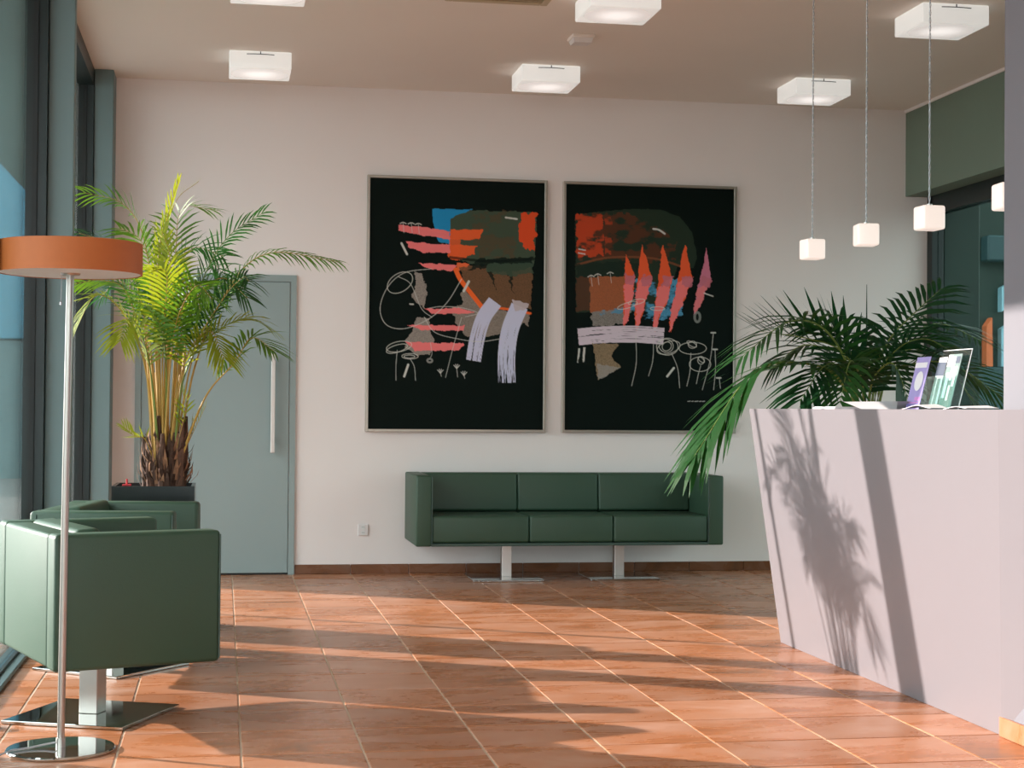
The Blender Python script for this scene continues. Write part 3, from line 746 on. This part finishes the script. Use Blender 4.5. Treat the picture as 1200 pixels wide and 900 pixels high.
def lean_panel(w, h, th, lean, y0=0.0):
    """upright sheet along local y, leaning back to +x"""
    m = MB()
    n = (h * math.cos(lean), h * math.sin(lean))
    v = [(dx + k * n[1], y, k * n[0]) for dx in (0, th) for k in (0, 1) for y in (y0, y0 + w)]
    m.raw(v, [(0, 1, 3, 2), (4, 6, 7, 5), (0, 4, 5, 1), (2, 3, 7, 6), (0, 2, 6, 4), (1, 5, 7, 3)])
    return m
def lean_print(w0, w1, h0, h1, lean, off=-0.0012, oval=False):
    m = MB()
    c, s = math.cos(lean), math.sin(lean)
    pt = lambda y, k: (k * s + off * c, y, k * c - off * s)
    if oval:
        cy, ck, ry, rk = (w0 + w1) / 2, (h0 + h1) / 2, (w1 - w0) / 2, (h1 - h0) / 2
        q = [pt(cy + ry * math.cos(a), ck + rk * math.sin(a)) for a in np.linspace(0, 2 * math.pi, 25)[:-1]]
    else: q = [pt(w0, h0), pt(w1, h0), pt(w1, h1), pt(w0, h1)]
    m.raw(q, [tuple(range(len(q)))])
    return m
M['lilac'] = mat('lilac_print', (0.36, 0.30, 0.62), 0.5, noise=0.15, nscale=20)
M['lilac_dark'] = mat('violet_print', (0.16, 0.14, 0.42), 0.5, noise=0.1)
M['pink_print'] = mat('pink_print', (0.62, 0.25, 0.60), 0.5, noise=0.2, nscale=30)
M['teal_print'] = mat('pale_teal_print', (0.13, 0.20, 0.19), 0.5, noise=0.2, nscale=20)
M['white_print'] = mat('white_print', (0.78, 0.76, 0.80), 0.6, noise=0.03)
M['navy_print'] = mat('dark_navy_print', (0.03, 0.05, 0.09), 0.5, noise=0.1)
LN = math.radians(14)
t = thing('leaflet', 'lilac leaflet with a large white oval standing upright on the counter', 'leaflet', (2.700, 6.122, CZ + 0.001))
sh = lean_panel(0.125, 0.215, 0.003, LN).build('sheet', M['lilac'], t)
lean_print(0.012, 0.125, 0.170, 0.192, LN).build('white_band', M['white_print'], sh)
lean_print(0.020, 0.095, 0.075, 0.155, LN, oval=True).build('oval', M['white_print'], sh)
lean_print(0.010, 0.060, 0.035, 0.050, LN).build('pink_patch', M['pink_print'], sh)
for k in range(3): lean_print(0.02, 0.115, 0.004 + k * 0.010, 0.009 + k * 0.010, LN).build('text_bar', M['lilac_dark'] if k % 2 else M['pink_print'], sh)
t = thing('brochure_holder', 'clear acrylic brochure stand leaning back on the counter by the white wall', 'stand', (2.745, 5.86, CZ + 0.001))
lean_panel(0.255, 0.238, 0.003, LN).build('back_plate', M['acrylic'], t)
MB().span((-0.045, 0, 0), (0.055, 0.255, 0.003)).build('foot', M['acrylic'], t)
fp = MB().raw(*slab([(-0.045, 0.0, 0.004), (-0.045, 0.255, 0.004), (-0.012, 0.255, 0.13), (-0.012, 0.0, 0.13)], (0.002, 0, 0))).build('front_pocket', M['acrylic'], t)
for k in range(3): MB().raw(*slab([(-0.042, 0.001 + k * 0.126, 0.004), (-0.010, 0.001 + k * 0.126, 0.128), (0.030, 0.001 + k * 0.126, 0.128), (0.0, 0.001 + k * 0.126, 0.004)], (0, 0.002, 0))).build('divider', M['acrylic'], fp)
edge = MB()
edge.tube([(0.0, -0.001, 0.0), (0.238 * math.sin(LN), -0.001, 0.238 * math.cos(LN))], 0.0016, 6).tube([(0.238 * math.sin(LN), 0, 0.238 * math.cos(LN)), (0.238 * math.sin(LN), 0.255, 0.238 * math.cos(LN))], 0.0016, 6)
edge.build('polished_edge', M['white_print'], t)
t = thing('leaflet', 'pale teal leaflet with white blocks held in the clear brochure stand', 'leaflet', (2.732, 5.905, CZ + 0.006))
sh = lean_panel(0.115, 0.215, 0.003, LN).build('sheet', M['teal_print'], t)
for a, b, c, d in ((0.075, 0.112, 0.165, 0.212), (0.045, 0.068, 0.110, 0.205), (0.015, 0.037, 0.085, 0.165), (0.072, 0.100, 0.04, 0.14), (0.040, 0.060, 0.03, 0.09)):
    lean_print(a, b, c, d, LN).build('white_block', M['white_print'], sh)
lean_print(0.008, 0.04, 0.178, 0.205, LN).build('dark_block', M['navy_print'], sh)
t = thing('leaflet', 'white and navy leaflet at the far side of the clear brochure stand', 'leaflet', (2.732, 6.030, CZ + 0.006))
sh = lean_panel(0.075, 0.205, 0.003, LN).build('sheet', M['white_print'], t)
lean_print(0.0, 0.075, 0.130, 0.185, LN).build('navy_band', M['navy_print'], sh)
lean_print(0.055, 0.075, 0.0, 0.125, LN).build('teal_stripe', M['teal_print'], sh)
lean_print(0.02, 0.045, 0.01, 0.12, LN).build('teal_stripe', M['teal_print'], sh)
def curled_paper(label, x, y, rz, w_, l_, hgt):
    m = MB()
    n = 10
    v, f = [], []
    for i in range(n + 1):
        u = i / n
        z = 0.002 + hgt * math.sin(u * math.pi) ** 2
        for s in (-1, 1): v += [(s * w_ / 2, (u - 0.5) * l_, z + 0.004 * s * u)]
    for i in range(n): f.append((2 * i, 2 * i + 1, 2 * i + 3, 2 * i + 2))
    vv = v + [(a, b, c - 0.002) for a, b, c in v]
    k = len(v)
    f = f + [tuple(q + k for q in g[::-1]) for g in f] + [(2 * i, 2 * i + 2, 2 * i + 2 + k, 2 * i + k) for i in range(n)] + [(2 * i + 1, 2 * i + 1 + k, 2 * i + 3 + k, 2 * i + 3) for i in range(n)] + [(0, k, k + 1, 1), (2 * n, 2 * n + 1, 2 * n + 1 + k, 2 * n + k)]
    oo = m.raw(vv, f).build('paper_sheet', M['paper'], None, True, (x, y, CZ + 0.0045))
    oo.rotation_euler = (0, 0, rz)
    tag(oo, label, 'paper')
curled_paper('curled white sheet of paper in front of the clear brochure stand', 2.645, 5.93, 0.25, 0.09, 0.17, 0.012)
curled_paper('curled white sheet of paper on the counter right of the brochure stand', 2.70, 5.66, -0.1, 0.12, 0.25, 0.007)

# ------------------------------------------------------------------ lamps
def make_lamp():
    t = thing('ceiling_lamp', 'x', 'lamp', group='square opal ceiling lamps')
    MB().box((0, 0, -0.055), (0.385, 0.385, 0.108), 0.008, 3).build('glass_shade', M['lamp_glass'], t, True)
    MB().lathe([(0, -0.1098), (0.10, -0.1098), (0.170, -0.1095), (0.178, -0.1091), (0, -0.1085)], 48).build('lit_centre', M['lamp_core'], t, True)
    cl = MB()
    cl.tube([(x, -0.1955, -0.020 - 0.30 * x * x) for x in np.linspace(-0.085, 0.085, 13)], 0.0024, 6)
    cl.tube([(0, -0.1955, -0.020), (0, -0.1955, -0.004)], 0.003, 6)
    cl.build('spring_clip', M['wire'], t)
    return t
lamps = [(0.205, 10.56, 'square opal ceiling lamp above the grey door by the left windows'), (2.06, 10.58, 'square opal ceiling lamp above the gap between the two paintings'),
         (3.92, 10.62, 'square opal ceiling lamp near the back wall, right of the paintings'), (0.205, 8.54, 'square opal ceiling lamp cut by the top of the frame, left of the ceiling vent'),
         (2.06, 8.575, 'square opal ceiling lamp between the ceiling vent and the smoke detector'), (3.90, 8.56, 'square opal ceiling lamp nearest the green soffit above the counter')]
l0 = make_lamp()
for k, (x, y, lb) in enumerate(lamps):
    l = l0 if k == 0 else copy_tree(l0)
    l.location = (x, y, ZC); l['label'] = lb

def make_pendant():
    t = thing('pendant_lamp', 'x', 'lamp', group='cube pendant lamps over the counter')
    MB().box((0, 0, -0.05), (0.098, 0.098, 0.098), 0.010, 4).build('cube_shade', M['pendant_glass'], t, True)
    MB().tube([(0, 0, -0.004), (0, 0, 0.008)], 0.012, 16).build('cap', M['steel'], t, True)
    c = MB()
    n, H_ = 150, 1.375
    for ph in (0, math.pi):
        c.tube([(0.0028 * math.cos(ph + i * 0.9), 0.0028 * math.sin(ph + i * 0.9), 0.006 + (H_ - 0.006) * i / n) for i in range(n + 1)], 0.0018, 4)
    c.build('twisted_cord', M['cord'], t)
    MB().lathe([(0, H_ - 0.03), (0.05, H_ - 0.03), (0.052, H_), (0, H_)], 32).build('ceiling_rose', M['white'], t, True)
    return t
p0 = make_pendant()
for k, (y, lb) in enumerate(((7.726, 'white cube pendant lamp over the counter, smallest and leftmost of the row'), (7.037, 'white cube pendant lamp, second from the left over the counter'),
                             (6.361, 'white cube pendant lamp hanging before the dark window frame, third from the left'), (5.665, 'white cube pendant lamp half hidden by the right wall edge'))):
    p = p0 if k == 0 else copy_tree(p0)
    p.location, p['label'] = (2.85, y, ZC - 1.375), lb
    p.rotation_euler = (0, 0, (0.10, -0.12, 0.05, -0.05)[k])
# ceiling vent, detector
t = thing('ceiling_vent', 'beige square air vent at the top edge of the ceiling', 'vent', (1.44, 8.54, ZC))
fr = MB()
for s in (-1, 1): fr.box((s * 0.262, 0, -0.008), (0.04, 0.564, 0.015), 0.003, 1).box((0, s * 0.262, -0.008), (0.484, 0.04, 0.015), 0.003, 1)
fr.build('frame', M['beige'], t)
sl = MB().box((0, 0, 0), (0.484, 0.028, 0.003), rot=(0.6, 0, 0)).mesh('slat', M['beige'])
for k in range(14): link('slat', sl, t, (0, -0.225 + k * 0.0346, -0.010))
t = thing('smoke_detector', 'small white box detector on the ceiling between two lamps', 'detector', (2.075, 9.56, ZC))
MB().box((0, 0, -0.010), (0.135, 0.16, 0.020), 0.004).build('base', M['ceiling'], t, True)
MB().raw([(-0.06, -0.07, -0.02), (0.06, -0.07, -0.02), (0.06, 0.07, -0.02), (-0.06, 0.07, -0.02), (-0.05, -0.06, -0.048), (0.05, -0.06, -0.048), (0.05, 0.065, -0.042), (-0.05, 0.065, -0.042)],
         [(0, 1, 2, 3), (7, 6, 5, 4), (0, 4, 5, 1), (1, 5, 6, 2), (2, 6, 7, 3), (3, 7, 4, 0)]).build('sensor_cover', M['white'], t)

# ------------------------------------------------------------------ palms
def catmull(P, n):
    P = [Vector(p) for p in P]
    E = [2 * P[0] - P[1]] + P + [2 * P[-1] - P[-2]]
    out = []
    for i in range(1, len(E) - 2):
        for k in range(n):
            t = k / n; a, b, c, d = E[i - 1:i + 3]
            out.append(0.5 * (2 * b + (c - a) * t + (2 * a - 5 * b + 4 * c - d) * t * t + (3 * b - a - 3 * c + d) * t ** 3))
    return out + [P[-1]]
def frond(root, base, pts, start, pairs, length, width, droop, leaf, stem, rad, fan=1.0, vee=0.35, fwd=(0.55, 0.8), up_bias=0.0, roll=None):
    C = catmull([Vector(p) - Vector(base) for p in pts], 8)
    acc = [0.0]
    for a, b in zip(C, C[1:]): acc.append(acc[-1] + (b - a).length)
    T = acc[-1]
    def at(u):
        d = u * T
        for i in range(len(C) - 1):
            if acc[i + 1] >= d:
                k = (d - acc[i]) / max(acc[i + 1] - acc[i], 1e-6)
                return C[i].lerp(C[i + 1], k), (C[i + 1] - C[i]).normalized()
        return C[-1], (C[-1] - C[-2]).normalized()
    rr = [max(rad * (1 - 0.9 * a / T), 0.0011) for a in acc]
    fo = MB().tube(C, rr, 6).build('frond', stem, root, True)
    if not pairs: return fo
    V, F = [], []
    rl = random.uniform(-0.6, 0.6)
    roll = rl if roll is None else roll
    for i in range(pairs):
        q = (i + 0.5) / pairs
        p, tg = at(start + (1 - start) * q)
        side = tg.cross(Vector((0, 0, 1)))
        if side.length < 0.15: side = Vector((1, 0.2, 0))
        side.normalize()
        side = Matrix.Rotation(roll, 3, tg) @ side
        upn = side.cross(tg).normalized()
        if up_bias: upn = (upn + Vector((0, 0, up_bias))).normalized()
        ln = length * (0.40 + 0.60 * math.sin(math.pi * min(1, 0.22 + 0.70 * q))) * random.uniform(0.88, 1.1)
        fw_ = fwd[0] + fwd[1] * q * q
        for s in (-1, 1):
            d = (side * s * fan + tg * (fw_ + random.uniform(-0.1, 0.1)) + upn * (vee + random.uniform(-0.12, 0.12))).normalized()
            wv = d.cross(upn).normalized() * width * 0.5
            rows = []
            for u, wk in ((0, 0.35), (0.3, 1.0), (0.68, 0.75), (1.0, 0.04)):
                c = p + d * ln * u + Vector((0, 0, -droop * ln * u * u))
                rows.append((c - wv * wk, c + wv * wk))
            k = len(V)
            for a, b in rows: V += [a, b]
            F += [(k + 2 * j, k + 2 * j + 1, k + 2 * j + 3, k + 2 * j + 2) for j in range(3)]
    me = bpy.data.meshes.new('leaf_blades'); me.from_pydata([tuple(v) for v in V], [], F); me.materials.append(leaf)
    tag(link('leaf_blades', me, fo), kind='stuff')
    return fo
PB = (-0.345, 8.71, 0.0)
t = thing('areca_palm', 'tall areca palm with yellow stems in a black planter before the grey door', 'plant', PB)
m = MB()
hw, zt = 0.205, 0.742
v = ring(hw, hw, 0.001) + ring(hw, hw, zt) + ring(hw - 0.018, hw - 0.018, zt) + ring(hw - 0.018, hw - 0.018, zt - 0.05)
m.raw(v, [(3, 2, 1, 0), (12, 13, 14, 15)] + [(k * 4 + i, k * 4 + (i + 1) % 4, k * 4 + 4 + (i + 1) % 4, k * 4 + 4 + i) for k in range(3) for i in range(4)])
m.build('planter', M['planter'], t)
MB().span((-hw + 0.019, -hw + 0.019, zt - 0.048), (hw - 0.019, hw - 0.019, zt - 0.022)).build('soil', M['soil'], t)
wi = MB().tube([(-0.14, -0.02, zt - 0.025), (-0.14, -0.02, zt + 0.030)], 0.005, 8).build('water_gauge', M['red'], t)
MB().box((-0.14, -0.02, zt - 0.002), (0.045, 0.03, 0.010), 0.002, 1).build('gauge_foot', M['red'], wi)
# fibrous base of the clump
cx, cy = 0.055, 0.01
for k in range(19):
    a = k * 2.399; r = 0.098 * math.sqrt((k + 0.5) / 19)
    x, y = cx + r * math.cos(a), cy + r * math.sin(a) * 0.9
    h = random.uniform(0.16, 0.36)
    MB().tube([(x, y, zt - 0.03), (x * 1.0 + 0.012 * math.cos(a), y, zt + h * 0.5), (x + 0.02 * math.cos(a), y + 0.01 * math.sin(a), zt + h)], [0.026, 0.021, 0.009], 8).build('trunk_stub', M['bark'], t, True)
for fm, cnt in (('bark', 190), ('bark_light', 110)):
    fb_ = MB()
    for k in range(cnt):
        a = random.uniform(0, 2 * math.pi); r = random.uniform(0.07, 0.128)
        z = zt + random.uniform(-0.02, 0.28) * random.uniform(0.2, 1); l = random.uniform(0.05, 0.15)
        r *= 1.0 - 0.75 * (z - zt)
        c = Vector((cx + r * math.cos(a), cy + r * math.sin(a) * 0.9, z)); out = Vector((math.cos(a), math.sin(a), 0)); tn = Vector((-math.sin(a), math.cos(a), 0)) * random.uniform(0.005, 0.013)
        tip = c + out * random.uniform(-0.02, 0.055) + tn * random.uniform(-2, 2) + Vector((0, 0, l))
        mid = c.lerp(tip, 0.5) + out * 0.012
        fb_.raw([c - tn, c + tn, mid + tn * 0.8, mid - tn * 0.8, tip], [(0, 1, 2, 3), (3, 2, 4)])
    tag(fb_.build('bark_fibre', M[fm], t), kind='stuff')
PALM_LEFT = [
  [(-0.31,8.72,0.78),(-0.33,8.72,1.48),(-0.32,8.77,1.93),(-0.26,8.77,2.21),(-0.14,8.72,2.32)],
  [(-0.33,8.72,0.78),(-0.34,8.72,1.48),(-0.34,8.72,1.93),(-0.29,8.67,2.14),(-0.24,8.62,2.31)],
  [(-0.32,8.77,0.77),(-0.35,8.82,1.40),(-0.41,8.87,1.98),(-0.53,8.92,2.21),(-0.74,8.92,2.27)],
  [(-0.29,8.77,0.77),(-0.28,8.82,1.49),(-0.26,8.92,1.95),(-0.23,8.97,2.20),(-0.07,9.02,2.21)],
  [(-0.27,8.72,0.78),(-0.21,8.77,1.49),(-0.10,8.82,1.85),(0.02,8.82,2.05),(0.20,8.82,2.18)],
  [(-0.25,8.72,0.78),(-0.15,8.72,1.35),(0.03,8.72,1.78),(0.23,8.67,1.95),(0.58,8.62,1.91)],
  [(-0.25,8.72,0.77),(-0.16,8.67,1.40),(-0.01,8.62,1.70),(0.09,8.57,1.81),(0.12,8.52,1.79)],
  [(-0.24,8.67,0.76),(-0.10,8.62,1.18),(0.05,8.57,1.37),(0.14,8.52,1.50),(0.25,8.42,1.43)],
  [(-0.26,8.67,0.78),(-0.21,8.62,1.26),(-0.10,8.57,1.48),(0.10,8.52,1.60),(0.24,8.47,1.54)],
  [(-0.34,8.67,0.78),(-0.39,8.67,1.30),(-0.49,8.67,1.59),(-0.64,8.62,1.71),(-0.75,8.62,1.52)],
  [(-0.34,8.72,0.78),(-0.40,8.77,1.35),(-0.50,8.82,1.73),(-0.63,8.82,1.80),(-0.77,8.82,1.78)],
  [(-0.33,8.82,0.77),(-0.39,8.92,1.40),(-0.47,9.02,1.81),(-0.63,9.12,2.02),(-0.78,9.17,2.08)],
  [(-0.31,8.67,0.78),(-0.34,8.57,1.35),(-0.35,8.47,1.60),(-0.41,8.37,1.70),(-0.55,8.27,1.58)],
  [(-0.29,8.67,0.78),(-0.27,8.57,1.35),(-0.23,8.47,1.60),(-0.14,8.37,1.75),(-0.06,8.27,1.68)],
  [(-0.30,8.77,0.77),(-0.29,8.82,1.49),(-0.26,8.87,1.81),(-0.17,8.92,1.99),(-0.01,9.02,1.96)],
  [(-0.31,8.72,0.78),(-0.34,8.72,1.48),(-0.38,8.77,1.84),(-0.44,8.82,2.02),(-0.55,8.87,2.08)],
  [(-0.28,8.82,0.77),(-0.23,8.92,1.40),(-0.17,9.02,1.77),(-0.06,9.12,1.92),(0.03,9.22,1.79)],
  [(-0.32,8.82,0.77),(-0.37,8.92,1.35),(-0.44,9.02,1.68),(-0.56,9.12,1.82),(-0.67,9.22,1.73)],
  [(-0.29,8.67,0.78),(-0.31,8.62,1.30),(-0.30,8.57,1.61),(-0.29,8.47,1.82),(-0.36,8.37,1.82)],
  [(-0.28,8.72,0.78),(-0.25,8.67,1.39),(-0.21,8.62,1.66),(-0.16,8.57,1.78),(-0.12,8.47,1.63)],
  [(-0.32,8.67,0.78),(-0.36,8.62,1.26),(-0.41,8.57,1.50),(-0.47,8.52,1.59),(-0.51,8.42,1.47)],
  [(-0.27,8.67,0.78),(-0.23,8.62,1.22),(-0.17,8.57,1.44),(-0.07,8.52,1.53),(-0.00,8.42,1.39)],
  [(-0.26,8.77,0.77),(-0.21,8.82,1.44),(-0.14,8.82,1.72),(-0.01,8.87,1.83),(0.12,8.92,1.73)],
  [(-0.30,8.72,0.78),(-0.30,8.72,1.40),(-0.28,8.67,1.70),(-0.28,8.62,1.92),(-0.32,8.57,2.04)],
  [(-0.29,8.69,0.78),(-0.29,8.62,1.30),(-0.31,8.52,1.52),(-0.37,8.42,1.63),(-0.47,8.32,1.68)],
  [(-0.29,8.69,0.78),(-0.28,8.64,1.35),(-0.24,8.52,1.56),(-0.17,8.42,1.65),(-0.07,8.32,1.59)],
]
PALM_SHOOTS = [
  [(-0.33,8.67,0.80),(-0.39,8.66,0.97),(-0.44,8.64,0.99),(-0.50,8.62,1.04)],
  [(-0.26,8.67,0.80),(-0.21,8.64,1.04),(-0.19,8.64,1.13),(-0.21,8.62,1.23)],
  [(-0.25,8.72,0.79),(-0.20,8.72,0.91),(-0.15,8.72,1.02),(-0.09,8.72,1.15)],
]
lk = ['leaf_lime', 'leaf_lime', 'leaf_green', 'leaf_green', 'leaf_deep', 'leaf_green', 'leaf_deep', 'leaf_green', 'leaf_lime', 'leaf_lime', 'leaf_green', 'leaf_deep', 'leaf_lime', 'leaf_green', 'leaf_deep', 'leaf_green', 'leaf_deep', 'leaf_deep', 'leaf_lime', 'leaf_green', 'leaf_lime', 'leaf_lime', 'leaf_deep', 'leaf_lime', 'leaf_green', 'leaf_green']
for k, pts in enumerate(PALM_LEFT):
    if k in (12, 25): continue
    pts = [(x + random.uniform(-.015, .015) if i == 0 else x, y, z) for i, (x, y, z) in enumerate(pts)]
    upright = k in (0, 1)
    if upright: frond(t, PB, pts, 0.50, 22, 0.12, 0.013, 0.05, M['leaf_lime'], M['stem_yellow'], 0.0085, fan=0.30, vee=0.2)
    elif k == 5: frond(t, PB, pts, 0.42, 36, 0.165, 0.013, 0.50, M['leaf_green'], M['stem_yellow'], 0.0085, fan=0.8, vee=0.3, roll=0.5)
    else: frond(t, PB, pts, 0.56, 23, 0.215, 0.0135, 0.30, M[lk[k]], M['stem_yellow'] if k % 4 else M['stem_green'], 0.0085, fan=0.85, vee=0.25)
for k, pts in enumerate(PALM_SHOOTS):
    frond(t, PB, pts, 0.55, 9, 0.10, 0.009, 0.1, M['leaf_lime'], M['stem_yellow'], 0.005, fan=0.6)
for k in range(14):                     # bare leaf stalks filling the clump
    a, r = random.uniform(0, 6.28), random.uniform(0.02, 0.075)
    x, y = cx + r * math.cos(a), cy + r * math.sin(a)
    z1 = random.uniform(1.30, 1.62)
    MB().tube([(x, y, zt), (x + 0.3 * r * math.cos(a), y + 0.3 * r * math.sin(a), 1.1), (x + 1.1 * r * math.cos(a), y + 1.1 * r * math.sin(a), z1)], [0.010, 0.008, 0.004], 7).build('leaf_stalk', M['stem_yellow'], t, True)

PR = (3.58, 8.88, 0.0)
t = thing('kentia_palm', 'dark green kentia palm with drooping fronds behind the white counter', 'plant', PR)
MB().lathe([(0, 0.001), (0.15, 0.001), (0.20, 0.42), (0.205, 0.44), (0.19, 0.44), (0.185, 0.40), (0, 0.40)], 40).build('pot', M['planter'], t, True)
MB().lathe([(0, 0.395), (0.184, 0.395), (0.184, 0.405), (0, 0.41)], 32).build('soil', M['soil'], t, True)
for k in range(4):
    a = k * 1.7
    MB().tube([(0.04 * math.cos(a), 0.04 * math.sin(a), 0.40), (0.025 * math.cos(a), 0.025 * math.sin(a), 0.65), (0.01 * math.cos(a), 0.01 * math.sin(a), 0.95)], [0.03, 0.024, 0.014], 10).build('trunk', M['bark'], t, True)
PALM_RIGHT = [
  [(3.55,8.85,0.77),(3.51,8.85,1.30),(3.32,8.75,1.59),(3.06,8.65,1.64),(2.73,8.50,1.43)],
  [(3.54,8.85,0.77),(3.42,8.75,1.28),(3.14,8.60,1.41),(2.78,8.45,1.34),(2.40,8.25,0.90)],
  [(3.56,8.85,0.77),(3.53,8.85,1.30),(3.44,8.85,1.49),(3.23,8.85,1.56),(2.99,8.95,1.60)],
  [(3.58,8.85,0.77),(3.58,8.85,1.40),(3.59,8.85,1.60),(3.59,8.85,1.74),(3.59,8.85,1.87)],
  [(3.59,8.85,0.77),(3.62,8.85,1.31),(3.74,8.90,1.55),(3.90,8.95,1.70),(4.11,9.00,1.87)],
  [(3.60,8.85,0.77),(3.62,8.80,1.30),(3.73,8.75,1.50),(3.87,8.70,1.56),(4.00,8.65,1.50)],
  [(3.60,8.85,0.77),(3.70,8.95,1.31),(3.89,9.05,1.50),(4.15,9.15,1.49),(4.43,9.25,1.22)],
  [(3.55,8.85,0.77),(3.47,8.75,1.25),(3.36,8.65,1.39),(3.22,8.55,1.39),(3.05,8.45,1.20)],
  [(3.57,8.85,0.77),(3.53,8.75,1.26),(3.43,8.60,1.39),(3.33,8.45,1.41),(3.20,8.25,1.19)],
  [(3.58,8.85,0.77),(3.57,8.75,1.26),(3.59,8.60,1.40),(3.62,8.50,1.39),(3.64,8.35,1.17)],
  [(3.58,8.95,0.77),(3.57,9.05,1.31),(3.52,9.20,1.49),(3.39,9.35,1.54),(3.24,9.45,1.41)],
  [(3.65,8.95,0.77),(3.76,9.05,1.31),(3.99,9.25,1.57),(4.30,9.45,1.69),(4.67,9.65,1.60)],
  [(3.56,8.85,0.77),(3.53,8.85,1.28),(3.51,8.90,1.50),(3.45,8.95,1.62),(3.33,9.05,1.65)],
  [(3.61,8.85,0.77),(3.70,8.85,1.31),(3.90,8.85,1.43),(4.11,8.80,1.41),(4.35,8.75,1.25)],
]

for k, pts in enumerate(PALM_RIGHT):
    lf = 'leaf_fresh' if k in (0, 1, 8) else 'leaf_dark'
    if k == 3: frond(t, PR, pts, 0.80, 0, 0.14, 0.012, 0.0, M[lf], M['leaf_dark'], 0.015)
    elif k == 1: frond(t, PR, pts, 0.42, 22, 0.42, 0.040, 0.32, M[lf], M['stem_green'], 0.011, fan=0.42, vee=0.05)
    elif k == 2: frond(t, PR, pts, 0.46, 13, 0.36, 0.034, 0.0, M[lf], M['stem_green'], 0.011, fan=0.25, vee=0.5, fwd=(0.30, 1.0), up_bias=2.5, roll=0.0)
    else: frond(t, PR, pts, 0.44, 18, 0.38 if k in (0, 4, 11, 13) else 0.33, 0.026, 0.38, M[lf], M['stem_green'], 0.011, vee=0.35, roll={0: 0.1, 4: 0.35, 11: 0.3, 13: -0.2}.get(k))
